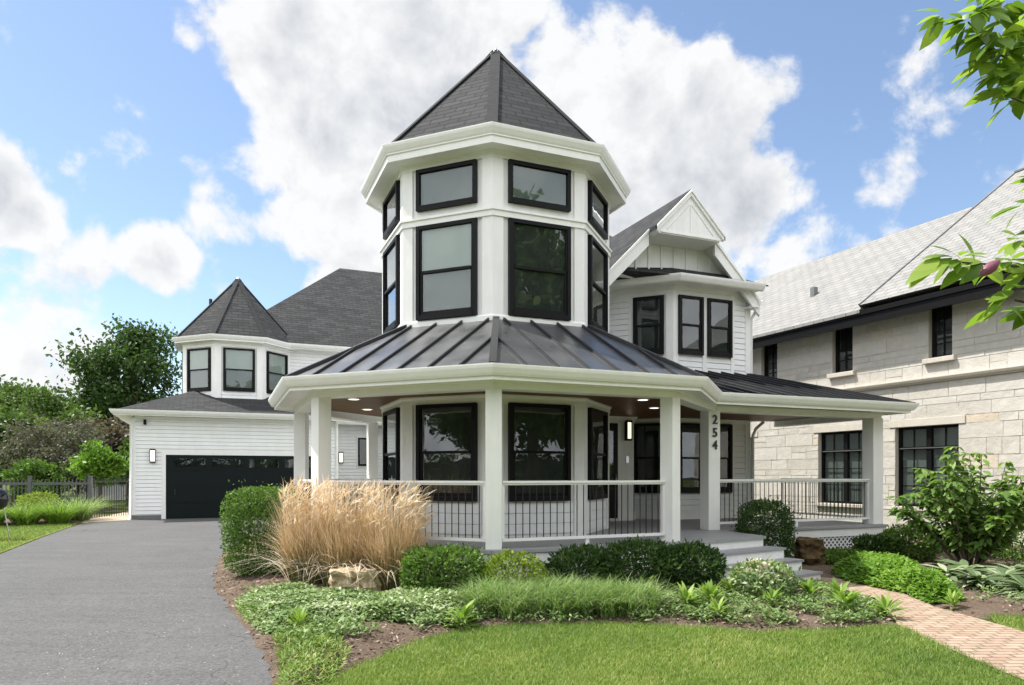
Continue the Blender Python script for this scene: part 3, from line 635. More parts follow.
# --- beam, soffit, gutter along the porch edge
ev = [V(4.14, -3.15, PC), V(4.14, -2, PC), V(4.14, -1, PC), V(4.14, 0, PC), V(4.14, 1, PC)]
p1_, p2_ = Vector(V(4.14, 1, PC)), Vector(V(4.14, 2, PC)); tt = (-2.45-p1_.y)/(p2_.y-p1_.y); J = p1_+(p2_-p1_)*tt
ev += [(J.x, J.y), (7.68, -2.45), (7.68, .8)]
bm_path = [CB, colp[-2], colp[-1], colp[0], colp[1], C254, CR, (7.43, .8)]
MB().sweep(bm_path, [(-.115, 2.73), (.115, 2.73), (.115, 2.845), (-.115, 2.845)]).build('porch_beam', TRIM, house)
MB().sweep(bm_path, [(.116, 2.815), (.14, 2.825), (.14, 2.846), (.116, 2.846)]).build('beam_moulding', TRIM, house)
ceilpoly = [V(4.10, -3.1, PC), V(4.10, -2, PC), V(4.10, -1, PC), V(4.10, 0, PC), V(4.10, 1, PC), (J.x-.02, J.y+.05), (7.62, -2.40), (7.62, .85), (3.3, 1.9), (0, 2.6)]
inner = [CB, colp[-2], colp[-1], colp[0], colp[1], C254, CR, (7.43, .75), (3.3, 1.9), (0, 2.4)]
MB().prism(inner, 2.852, 2.87).build('porch_ceiling', CEIL, house)
MB().sweep(ev[:-1]+[(7.68, .75)], [(-.46, 2.847), (-.03, 2.847), (-.03, 2.851), (-.46, 2.851)]).build('porch_soffit', TRIM, house)
MB().sweep(ev, [(-.03, 2.80), (.0, 2.80), (.0, 2.86), (.022, 2.87), (.022, 2.885), (-.03, 2.885)]).build('fascia', TRIM, house)
MB().sweep(ev, GUT(2.85)).build('gutter', TRIM, house)
# --- standing seam roof over the octagon
ra, za, rb, zb = 4.19, 2.97, 2.12, 4.0
m = MB()
for k in range(-4, 4): m.poly([(*V(ra, k, PC), za), (*V(ra, k+1, PC), za), (*V(rb, k+1, PC), zb), (*V(rb, k, PC), zb)])
proof = m.build('porch_roof', METAL, house)
m = MB(); t8 = math.tan(math.pi/8)
for k in range(-4, 3):
    ang = R(-112.5+45*k+22.5); n = Vector((math.cos(ang), math.sin(ang), 0)); r = Vector((-n.y, n.x, 0)); ae = ra*C8; at_ = rb*C8; half = ae*t8
    for i in range(1, 7):
        s = -half+2*half*i/7; ai = max(at_, abs(s)/t8+.03)
        zf = lambda a: za+(ae-a)/(ae-at_)*(zb-za)
        p = n*ae+r*s+Vector((*PC, 0)); q = n*ai+r*s+Vector((*PC, 0))
        if k == 1 and p.y > -2.3 and p.x > 2.9: continue
        m.beam((p.x, p.y, za+.018), (q.x, q.y, zf(ai)+.018), .026, .045)
    a = V(ra, k, PC); b = V(rb, k, PC); m.beam((*a, za+.02), (*b, zb+.02), .10, .05)
m.build('standing_seams', SEAM, proof)
# --- side porch roof
spts = [(J.x-.05, -2.50, 2.965), (7.73, -2.50, 2.965), (6.60, .78, 3.90), (2.2, .78, 3.90)]
sroof = MB().slab(spts, .03).build('side_porch_roof', METAL, house)
MB().slab([(7.73, -2.50, 2.964), (7.73, .8, 2.964), (6.60, .78, 3.899)], .03).build('side_porch_roof', METAL, house)
m = MB(); x = 3.25
while x < 7.6:
    tmax = 1 if x < 6.6 else (7.73-x)/1.13
    m.beam((x, -2.50, 2.985), (x, -2.50+3.28*tmax, 2.985+.935*tmax), .026, .045); x += .36
m.beam((7.73, -2.50, 2.985), (6.60, .78, 3.92), .09, .05)
m.build('standing_seams', SEAM, sroof)
# --- recessed lights
for (x, y) in ((-2.6, 11.5), (-2.75, 13.3), (-1.23, 10.4), (.70, 10.2), (2.17, 11.6), (2.64, 13.0), (4.1, 13.5), (5.55, 14.2)):
    u, v = W2L(x, y); rl = MB().lathe((u, v, 0), [(.11, 2.850), (.11, 2.842), (.085, 2.840)], 20).build('recessed_light', TRIM, house)
    MB().lathe((u, v, 0), [(.0, 2.841), (.084, 2.841)], 20).build('lens', SPOT, rl)
# --- railings
def railing(a, b, indiv=True, da=.11, db=.11, post=True):
    a = Vector(a); b = Vector(b); d = (b-a); Lr = d.length; d.normalize(); n = Vector((d.y, -d.x))
    m = MB().frame((a.x, a.y, 0), (d.x, d.y, 0), (n.x, n.y, 0)); x0, x1 = da, Lr-db
    m.box(x0, x1, -.04, .04, 1.492, 1.522); m.box(x0, x1, -.02, .02, 1.465, 1.491); m.box(x0, x1, -.035, .035, .715, .755)
    if post: xm = (x0+x1)/2; m.box(xm-.025, xm+.025, -.025, .025, .621, .714)
    m.box(x0, x0+.035, -.02, .02, .756, 1.454); m.box(x1-.035, x1, -.02, .02, .756, 1.454)
    rl = m.build('railing', TRIM, house)
    nb = int(round((x1-x0)/.102)); allb = MB()
    for i in range(1, nb):
        x = x0+(x1-x0)*i/nb; p = a+d*x
        if indiv: MB().tube([(p.x, p.y, .755), (p.x, p.y, 1.466)], .0072, 6, False).build('baluster', BLACKM, rl, uv=False)
        else: allb.tube([(p.x, p.y, .755), (p.x, p.y, 1.466)], .0072, 6, False)
    if not indiv: tag(allb.build('balusters', BLACKM, rl, uv=False), kind='stuff')
railing(colp[-1], colp[0]); railing(colp[0], colp[1]); railing(C254, CR, True, .125, .125)
railing(colp[-2], colp[-1], False); railing(CB, colp[-2], False, post=False); railing(CR, (7.43, .72), False, .125, .05, False)
# --- house number on the column by the steps
hn = bpy.data.objects.new('house_number', None); col.objects.link(hn); hn.parent = house; hn.location = (C254[0], C254[1]-.125, 0)
for ch, zc in zip('254', (2.575, 2.345, 2.125)):
    cu = bpy.data.curves.new('numeral', 'FONT'); cu.body = ch; cu.size = .225; cu.extrude = .008; cu.align_x = 'CENTER'; cu.align_y = 'CENTER'; cu.offset = .003
    ob = bpy.data.objects.new('tmp', cu); col.objects.link(ob); bpy.context.view_layer.update()
    me = bpy.data.meshes.new_from_object(ob.evaluated_get(bpy.context.evaluated_depsgraph_get())); bpy.data.objects.remove(ob)
    me.materials.clear(); me.materials.append(BLACKM)
    o = bpy.data.objects.new('numeral', me); col.objects.link(o); o.parent = hn; o.location = (.0, -.016, zc); o.rotation_euler = (R(90), 0, 0)

# --- entrance block beside the tower, with door and lamp
MB().box(.9, 3.54, .9, 2.4, .621, 2.85).build('entrance_wall', WHITE, house)
MB().sweep([(1.6, .9), (3.54, .9), (3.54, 1.9)], [(.001, 2.74), (.03, 2.74), (.03, 2.80), (.055, 2.825), (.055, 2.849), (.001, 2.849)]).build('frieze', TRIM, house)
MB().sweep([(3.18, .9), (3.54, .9), (3.54, 1.9)], [(.001, .622), (.022, .622), (.022, .80), (.001, .80)]).build('baseboard', TRIM, house)
d = MB(); d.box(2.20, 3.12, .862, .898, .68, 2.70); door = d.build('front_door', BLACK, house)
MB().box(2.32, 3.00, .852, .8615, 1.3, 2.55).build('door_glass', GLASS, door)
MB().box(2.18, 3.14, .84, .899, .621, .679).build('door_sill', STEEL, door)
MB().tube([(3.04, .855, 1.62), (3.04, .80, 1.62), (3.04, .80, 1.44)], .012).build('door_handle', STEEL, door)
dt = MB(); dt.box(3.125, 3.20, .868, .899, .622, 2.735); dt.box(2.1, 3.12, .868, .899, 2.702, 2.735); dt.build('door_trim', TRIM, house)
def wall_lamp(p, ang, zc, hh=.43, wdt=.13):
    n = Vector((math.cos(ang), math.sin(ang), 0)); r = Vector((-n.y, n.x, 0)); o3 = (p[0], p[1], zc)
    m = MB().frame(o3, r, n); h = hh/2; q = wdt/2
    m.box(-q, q, .001, .02, -h, h); m.box(-q, q, .0201, .11, h-.04, h); m.box(-q, q, .0201, .11, -h, -h+.04)
    for sx in (-1, 1): m.box(sx*q-.008*(sx > 0)*2, sx*q+.008*(sx < 0)*2, .0202, .108, -h+.0405, h-.0405)
    l = m.build('wall_lamp', BLACK, house)
    MB().frame(o3, r, n).box(-q+.022, q-.022, .021, .10, -h+.042, h-.042).build('lamp_glass', LENS, l); return l
wall_lamp((3.37, .9), R(-90), 2.55)
MB().frame((3.37, .9, 0), (1, 0, 0), (0, -1, 0)).box(-.035, .035, .001, .02, 1.86, 2.0).build('door_bell', STEEL, house)

# --- two storey bay on the right
V0 = (4.48, .80); VL = (3.40, 1.88); VR = (6.55, .80)
bayplan = [VL, V0, VR, (6.55, 6.0), (1.2, 6.0), (1.2, 2.0), (3.2, 2.0)]
MB().prism(bayplan, .62, 5.78).build('bay_wall', WHITE, house)
def u_px(px): p = (px-512)/700; return (13.64*p+.606)/(.924-.383*p)
fw = [(4.583, 5.238), (5.363, 6.03)]
dl = (Vector(VL)-Vector(V0)).normalized()
lw = Vector(V0)+dl*.53
for z0, z1 in ((1.20, 2.74), (4.26, 5.55)):
    for a, b in fw: window(((a+b)/2, .80-.02), R(-90), z0, z1, b-a)
    window((lw.x-.014, lw.y-.014), R(-135), z0, z1, .68)
for (z0, z1) in ((3.86, 4.22), (.80, 1.18)):
    for q0, q1 in (((4.62, .80), (5.24, .80)), ((5.36, .80), (6.03, .80)), (tuple(Vector(V0)+dl*.88), tuple(Vector(V0)+dl*.17))): MB().siding(q0, q1, z0, z1).build('siding_panel', SIDING, house)
for z0, z1 in ((.62, 2.85), (3.6, 5.78)):
    MB().siding((6.13, .80), (6.45, .80), z0, z1).build('siding', SIDING, house); MB().siding(VL, tuple(Vector(V0)+dl*.98), z0, z1).build('siding', SIDING, house)
    MB().siding((1.2, 2.0), (3.3, 2.0), z0, z1).build('siding', SIDING, house)
    m = MB(); m.sweep([tuple(Vector(V0)+dl*.15), V0, (4.60, .80)], [(.001, z0), (.038, z0), (.038, z1), (.001, z1)])
    m.sweep([(5.24, .80), (5.36, .80)], [(.001, z0), (.038, z0), (.038, z1), (.001, z1)])
    m.sweep([(6.03, .80), (6.13, .80)], [(.001, z0), (.038, z0), (.038, z1), (.001, z1)])
    m.sweep([(6.44, .80), (6.55, .80), (6.55, .95)], [(.001, z0), (.038, z0), (.038, z1), (.001, z1)])
    m.sweep([tuple(Vector(V0)+dl*.98), tuple(Vector(V0)+dl*.88)], [(.001, z0), (.038, z0), (.038, z1), (.001, z1)])
    m.build('corner_board', WHITE, house)
MB().sweep([tuple(Vector(VL)+dl*.2), V0, VR], [(.001, 2.76), (.035, 2.76), (.035, 2.81), (.06, 2.83), (.06, 2.849), (.001, 2.849)]).build('frieze', TRIM, house)
MB().sweep([tuple(Vector(VL)+dl*.2), V0, VR], [(.001, .621), (.028, .621), (.028, .79), (.001, .79)]).build('baseboard', TRIM, house)
MB().sweep([tuple(Vector(VL)+dl*.2), V0, VR], [(.001, 5.57), (.03, 5.57), (.03, 5.66), (.05, 5.68), (.05, 5.77), (.001, 5.77)]).build('frieze', TRIM, house)
# bay eave and its little shingle roof
be = [(2.35, 2.35), (4.34, .36), (6.58, .36)]
bsof = [(2.35, 2.35), (4.34, .36), (6.58, .36), (6.58, 1.2), (2.3, 3.2)]
MB().prism(bsof, 5.765, 5.79).build('soffit', TRIM, house)
MB().sweep(be, [(-.03, 5.73), (0, 5.73), (0, 5.79), (-.03, 5.79)]).build('fascia', TRIM, house)
MB().sweep(be, [(o, z) for o, z in GUT(5.74)]).build('gutter', TRIM, house)
MB().slab([(4.33, .33, 5.875), (6.72, .33, 5.875), (6.15, .935, 6.19), (4.55, .935, 6.19)], .03).build('bay_roof', SHINGLE, house)
MB().slab([(4.33, .33, 5.875), (4.55, .935, 6.19), (2.9, .935, 6.02), (2.38, 2.28, 5.875)], .03).build('bay_roof', SHINGLE, house)
# gable over the bay
GA = (4.55, 7.68); ez = 5.58; eL, eR = 2.45, 6.67; gw = .25; gb = 5.2
def gz_(u): return GA[1]-abs(u-GA[0])*(GA[1]-ez)/((eR-eL)/2)
PU = .86; gl_ = .56   # half width of the projecting peak; plane of the lower rakes
for sg, ue in ((-1, eL), (1, eR)):
    up = GA[0]+sg*PU; zp = gz_(up)
    pts = [(ue, gl_, ez), (up, gl_, zp), (up+sg*.04, gw, zp-.04), (GA[0], gw, GA[1]), (GA[0], gb, GA[1]), (ue, gb, ez)]
    MB().slab(pts if sg < 0 else pts[::-1], .09).build('gable_roof', SHINGLE, house)
for ue in (eL, eR):
    a_, b_ = (ue, ez-.095), (GA[0], GA[1]-.095)
    MB().slab([(a_[0], gl_+.02, a_[1]), (b_[0], gl_+.02, b_[1]), (b_[0], 1.5, b_[1]), (a_[0], 1.5, a_[1])], .03).build('gable_soffit', WHITE, house)
gp = MB(); gp.add([(2.84, .95, 5.86), (6.26, .95, 5.86), (4.55, .95, 7.60), (2.84, 1.0, 5.86), (6.26, 1.0, 5.86), (4.55, 1.0, 7.60)], [(0, 1, 2), (3, 5, 4), (0, 3, 4, 1), (1, 4, 5, 2), (2, 5, 3, 0)])
gable = gp.build('gable_wall', WHITE, house)
m = MB()
for u in np.arange(2.95, 6.3, .33):
    zt = gz_(u)-.14
    if zt > 6.1: MB().box(u-.018, u+.018, .925, .949, 6.0, zt).build('batten', WHITE, gable)
pass
# rakes and the projecting peak panel
rk = MB()
for s_, ue in ((-1, eL), (1, eR)):
    a = Vector((ue, gw+.02, ez-.03)); b = Vector((GA[0], gw+.02, GA[1]-.03)); dv = (b-a).normalized(); dz = Vector((0, 0, -1))
    um = GA[0]+s_*PU; zm_ = gz_(um)
    for off0, off1, yy0, yy1, ua, zaa, ub, zbb in ((.015, .07, gw-.04, gw+.05, um, zm_, GA[0], GA[1]), (.0705, .15, gw-.012, gw+.05, um, zm_, GA[0], GA[1]),
            (.012, .08, gl_-.04, gl_+.05, ue, ez, um, zm_), (.0805, .36, gl_-.012, gl_+.05, ue, ez, um-s_*.0, zm_)):
        q = [(ua, zaa-off0), (ub, zbb-off0), (ub, zbb-off1), (ua, zaa-off1)]
        rk.add([(u, yy0, z) for u, z in q]+[(u, yy1, z) for u, z in q], [(0, 1, 2, 3), (7, 6, 5, 4), (0, 4, 5, 1), (1, 5, 6, 2), (2, 6, 7, 3), (3, 7, 4, 0)])
rk.build('rake_board', TRIM, house)
pk = [(3.695, 6.72), (3.78, 6.65), (5.32, 6.65), (5.405, 6.72), (4.55, 7.575)]
m = MB(); m.add([(u, gw+.03, z) for u, z in pk]+[(u, .945, z) for u, z in pk], [list(range(5)), list(range(9, 4, -1))]+[[i, (i+1) % 5, 5+(i+1) % 5, 5+i] for i in range(5)])
peak = m.build('peak_panel', WHITE, house)
m = MB(); y = gw+.029
m.box(4.545, 4.555, y-.012, y, 6.74, 7.36)
for s_ in (-1, 1): m.beam((4.55+s_*.04, y-.006, 7.34), (4.55+s_*.60, y-.006, 6.76), .012, .012)
m.beam((3.79, y-.01, 6.69), (5.31, y-.01, 6.69), .03, .035)
m.build('peak_moulding', WHITE, peak)
# gutter return and downspout at the right end of the gable
MB().sweep([(6.62, .50), (6.62, 5.0)], GUT(5.44)).build('gutter', TRIM, house)
MB().box(6.40, 6.615, .50, 5.0, 5.40, 5.44).build('soffit', TRIM, house)
MB().tube([(6.68, .62, 5.44), (6.66, .72, 5.3), (6.62, .78, 5.2), (6.62, .78, 3.75)], .035, 10).build('downspout', WHITE, house)
MB().tube([(6.66, .42, 2.80), (6.62, .62, 2.66), (6.60, .70, 2.5), (6.60, .70, .63)], .035, 10).build('downspout', WHITE, house)
# main roof behind tower and gable
def hip(u0, u1, w0, w1, ze, zr, ru0, ru1, rw, name, mat=None):
    m = MB(); a, b, c, d = (u0, w0, ze), (u1, w0, ze), (u1, w1, ze), (u0, w1, ze); e, f = (ru0, rw, zr), (ru1, rw, zr)
    m.poly([a, b, f, e]); m.poly([c, d, e, f]); m.poly([d, a, e]); m.poly([b, c, f]); m.poly([d, c, b, a]); return m.build(name, mat or SHINGLE, house)
hip(.9, 6.9, 2.3, 10, 6.3, 8.75, 2.0, 4.6, 5.4, 'main_roof')
MB().box(1.2, 6.55, 2.0, 18, -.05, 5.6).build('main_wall', SIDING, house)
MB().box(-.75, 2.5, .3, 3.2, .3, 5.9).build('tower_link_wall', WHITE, house)

# --- left wing and garage
WZ = .14
MB().box(-5.3, 2.0, 15.5, 23.4, -.1, 6.36).build('wing_wall', WHITE, house)
m = MB(); m.siding((-2.5, 15.5), (1.6, 15.5), .2, 6.3); m.build('siding', SIDING, house)
hip(-4.9, 5.5, 15.08, 24.2, 6.44, 10.75, .15, 3.0, 19.5, 'wing_roof')
MB().sweep([(-2.6, 15.10), (2.0, 15.10)], [(o, z) for o, z in GUT(6.34)]).build('gutter', TRIM, house)
MB().sweep([(-2.6, 15.10), (2.0, 15.10)], [(-.4, 6.30), (0, 6.30), (0, 6.36), (-.4, 6.36)]).build('soffit', TRIM, house)
GL, GR_, GF = -7.35, -.85, 13.34
MB().box(GL, GR_, GF, 21, -.1, 3.48).build('garage_wall', WHITE, house)
DL, DR = -6.35, -1.47; DT = 2.26
for q0, q1, zz, z9 in ((GL+.13, DL-.131, .32, 2.445), (GL+.13, GR_-.11, 2.445, 3.40), (DR+.131, GR_-.11, .32, 2.445)): MB().siding((q0, GF), (q1, GF), zz, z9).build('siding', SIDING, house)
MB().siding((GL, 20.9), (GL, GF+.13), .32, 3.4).build('siding', SIDING, house)
m = MB(); m.sweep([(GL, GF+.13), (GL, GF), (GL+.13, GF)], [(.001, .32), (.040, .32), (.040, 3.44), (.001, 3.44)]); m.box(GR_-.11, GR_+.002, GF-.040, GF-.001, .32, 3.44)
m.build('corner_board', WHITE, house)
m = MB(); m.box(DL-.13, DL, GF-.042, GF-.001, .17, DT+.13); m.box(DR, DR+.13, GF-.042, GF-.001, .17, DT+.13); m.box(DL, DR, GF-.042, GF-.001, DT, DT+.13); m.build('door_trim', WHITE, house)
m = MB(); m.box(GL-.01, DL-.132, GF-.02, GF+.1, .0, .30); m.box(DR+.132, GR_+.01, GF-.02, GF+.1, .0, .30); m.build('foundation', FOUND, house)
m = MB(); nz = 4; hh = (DT-.17)/nz
for i in range(nz): m.box(DL+.002, DR-.002, GF-.022, GF-.0015, .17+hh*i+.006, .17+hh*(i+1)-.010)
m.box(DL+.001, DR-.001, GF-.006, GF-.001, .165, DT-.001)
gdoor = m.build('garage_door', M('garage_door_paint').set((.006, .010, .011), .42, spec=.15).m, house)
for i in range(4):
    a = DL+.12+(DR-DL-.24)*i/4+.1; b = DL+.12+(DR-DL-.24)*(i+1)/4-.1
    MB().box(a, b, GF-.03, GF-.0225, DT-hh+.12, DT-.12).build('door_window', GLASS, gdoor)
MB().frame(((DL+.25), GF-.0225, 0), (1, 0, 0), (0, -1, 0)).box(0, .03, 0, .03, .95, 1.15).build('door_handle', BLACKM, gdoor)
MB().box(DL-.13, DR+.13, GF-.05, GF-.001, .10, .168).build('door_sill', FOUND, house)
# garage roof: hip with low pitch, running into the wing
ge = GF-.45; gl = GL-.45; pr = .42; zE = 3.64
m = MB(); run = 3.6
m.poly([(gl, ge, zE), (2.0, ge+1.9, zE+.0), (2.0, ge+run+1.0, zE+run*pr), (gl+run, ge+run, zE+run*pr)]) if False else None
m.poly([(gl, ge, zE), (GR_+.3, ge, zE), (GR_+.3, ge+run, zE+run*pr), (gl+run, ge+run, zE+run*pr)])
m.poly([(gl, ge, zE), (gl+run, ge+run, zE+run*pr), (gl+run, 21, zE+run*pr), (gl, 21.4, zE)])
m.poly([(gl, ge, zE), (gl, 21.4, zE), (GR_+.3, 21.4, zE), (GR_+.3, ge, zE)])
m.poly([(GR_+.3, ge, zE), (GR_+.3, 21.4, zE), (GR_+.3, ge+run, zE+run*pr)])
m.build('garage_roof', SHINGLE, house)
MB().slab([(GR_+.3, 14.95, 3.64), (2.2, 14.95, 3.64), (2.2, 15.52, 3.88), (GR_+.3, 15.52, 3.88)], .05).build('wing_skirt_roof', SHINGLE, house)
MB().sweep([(gl, 21.4), (gl, ge), (GR_+.3, ge)], [(-.45, 3.50), (-.02, 3.50), (-.02, 3.53), (-.45, 3.53)]).build('soffit', TRIM, house)
MB().sweep([(gl, 21.4), (gl, ge), (GR_+.3, ge)], [(-.03, 3.48), (0, 3.48), (0, 3.56), (-.03, 3.56)]).build('fascia', TRIM, house)
MB().sweep([(gl, 21.4), (gl, ge), (GR_+.3, ge)], GUT(3.52)).build('gutter', TRIM, house)
MB().sweep([(GR_+.2, 14.98), (2.2, 14.98)], GUT(3.52)).build('gutter', TRIM, house)
MB().box(GL+.1, DR, GF-.05, GF-.001, 3.405, 3.49).build('frieze', TRIM, house)
MB().tube([(gl+.12, ge+.05, 3.52), (gl+.2, ge+.2, 3.38), (GL+.02, GF-.07, 3.2), (GL-.02, GF-.07, .2), (GL-.06, GF-.2, .15)], .04, 10).build('downspout', WHITE, house)
MB().tube([(GR_-.08, ge+.05, 3.52), (GR_-.08, GF-.12, 3.3), (GR_-.06, GF-.07, 3.2), (GR_-.06, GF-.07, .3)], .04, 10).build('downspout', WHITE, house)
wall_lamp((GL+.62, GF), R(-90), 2.22, .44, .17); wall_lamp((-.42, 15.5), R(-90), 2.27, .44, .17)
window((.44, 15.48), R(-90), 1.95, 3.05, .42, 'fixed')
m = MB(); m.box(.18, .23, 15.44, 15.485, 1.9, 3.1); m.box(.65, .70, 15.44, 15.485, 1.9, 3.1); m.box(.23, .65, 15.44, 15.485, 3.05, 3.1); m.box(.23, .65, 15.44, 15.485, 1.9, 1.95); m.build('window_trim', WHITE, house)
sc = MB(); sc.box(GL+.36, GL+.44, GF-.13, GF-.02, 3.22, 3.38); sc.build('floodlight', BLACK, house, bevel=.015)
# --- garage turret
TC = W2L(-10.33, 26.4); TR = 1.97
MB().prism(octa(TR, TC), 3.7, 6.36).build('turret_wall', WHITE, house)
for k in range(-2, 3):
    c, a = wface(k, TR, TC); window(c, a, 4.55, 6.06, 1.05 if k in (-1, 0, 1) else .9, 'double', BLIND, GREYBLIND)
    p0 = Vector(V(TR, k, TC)); p1 = Vector(V(TR, k+1, TC)); d = (p1-p0).normalized()
    MB().siding(tuple(p0+d*.18), tuple(p1-d*.18), 3.9, 4.53).build('siding_panel', SIDING, house)
    m = MB(); pa = Vector(V(TR, k-1, TC)); da = (pa-p0).normalized(); m.sweep([tuple(p0+da*.17), tuple(p0), tuple(p0+d*.17)], [(.001, 3.8), (.038, 3.8), (.038, 6.3), (.001, 6.3)]); m.build('corner_board', WHITE, house)
ring(MB(), TR, [(-.1, 6.10), (.035, 6.10), (.035, 6.20), (.06, 6.22), (.06, 6.30), (-.1, 6.30)], TC).build('frieze', TRIM, house)
ring(MB(), 2.28, [(-.36, 6.29), (-.02, 6.29), (-.02, 6.33), (-.36, 6.33)], TC).build('soffit', TRIM, house)
ring(MB(), 2.28, [(-.05, 6.27), (0, 6.27), (0, 6.36), (-.05, 6.36)], TC).build('fascia', TRIM, house)
ring(MB(), 2.26, GUT(6.32), TC).build('gutter', TRIM, house)
tr_ = spire(TC, 2.28, 6.42, 9.02, 'turret_roof')
MB().tube([(TC[0]-.95, TC[1]-.1, 7.7), (TC[0]-.95, TC[1]-.1, 8.12)], .06, 10).build('vent_pipe', BLACKM, house)

# ---------------------------------------------------------------- limestone house next door
SA = R(25); KX, KY = 8.55, 19.5
stone = empty('stone_house', (KX, KY, 0), math.atan2(-math.cos(SA), math.sin(SA)))
tag(stone, 'pale limestone house with steep slate roof and black framed windows, right of the white house', 'house')
# local axes: x = along the wall towards the viewer (k), y = into the house (d), outside face is y=0 looking towards -y
_r = np.random.default_rng(5)
K0, K1 = -9.0, 10.0
WIN = [(-4.0, -2.43, .83, 2.77), (0, 1.57, .83, 2.77), (2.33, 3.90, .83, 2.77), (6.2, 7.77, .83, 2.77), (-2.13, -1.5, 4.35, 5.60), (.465, 1.10, 4.35, 5.60), (3.19, 3.75, 4.35, 5.60), (6.0, 6.6, 4.35, 5.60)]
V_, F_, T_ = [], [], []
def blk(x0, x1, z0, z1):
    g = .0025; dp = .021+_r.random()*.004; b = len(V_); e = .005
    V_.extend([(x0+g, .02, z0+g), (x1-g, .02, z0+g), (x1-g, .02, z1-g), (x0+g, .02, z1-g), (x0+g+e, -dp, z0+g+e), (x1-g-e, -dp*(.7+.6*_r.random()), z0+g+e), (x1-g-e, -dp, z1-g-e), (x0+g+e, -dp*(.7+.6*_r.random()), z1-g-e)])
    F_.extend([(b+4, b+5, b+6, b+7), (b, b+1, b+5, b+4), (b+1, b+2, b+6, b+5), (b+2, b+3, b+7, b+6), (b+3, b, b+4, b+7)]); T_.extend([_r.random()]*8)
def courses(z0, z1):
    zs = [z0]
    while zs[-1] < z1-.001:
        h = _r.choice([.16, .22, .3, .38]); zs.append(min(z1, zs[-1]+h) if z1-zs[-1]-h > .1 else z1)
    return list(zip(zs[:-1], zs[1:]))
bands = [(-.1, .74), (.83, 2.77), (2.96, 3.78), (3.90, 4.35), (4.35, 5.60)]
for z0, z1 in [(-.1, .74), (.74, .83), (.83, 2.77), (2.77, 2.96), (2.96, 3.78), (3.90, 4.23), (4.23, 4.35), (4.35, 5.66)]:
    for a, b in courses(z0, z1):
        iv = [(K0, K1)]
        for (k0, k1, wz0, wz1) in WIN:
            pad = 0
            if abs(z0-.74) < .01 and wz0 < 1: pad = .06
            elif abs(z0-2.77) < .01 and wz0 < 1: pad = .16
            elif abs(z0-4.23) < .01 and wz0 > 4: pad = .10
            elif not (wz0 <= a+.001 and b <= wz1+.07): continue
            nv = []
            for p, q in iv:
                if k1+pad <= p or k0-pad >= q: nv.append((p, q)); continue
                if k0-pad > p: nv.append((p, k0-pad))
                if k1+pad < q: nv.append((k1+pad, q))
            iv = nv
        for p, q in iv:
            x = p
            while x < q-.001:
                l = _r.uniform(.3, 1.0); e = q if q-x-l < .18 else x+l
                if b-a > .3 and _r.random() < .3 and e-x < .6: mz = a+(b-a)*_r.choice([.4, .5, .6]); blk(x, e, a, mz); blk(x, e, mz, b)
                else: blk(x, e, a, b)
                x = e
me = bpy.data.meshes.new('wall'); me.from_pydata(V_, [], F_); at = me.attributes.new('tint', 'FLOAT', 'POINT'); at.data.foreach_set('value', np.array(T_, np.float32)); me.materials.append(STONE)
ow = bpy.data.objects.new('wall', me); col.objects.link(ow); ow.parent = stone
m = MB(); e_ = sorted(set([K0, K1]))
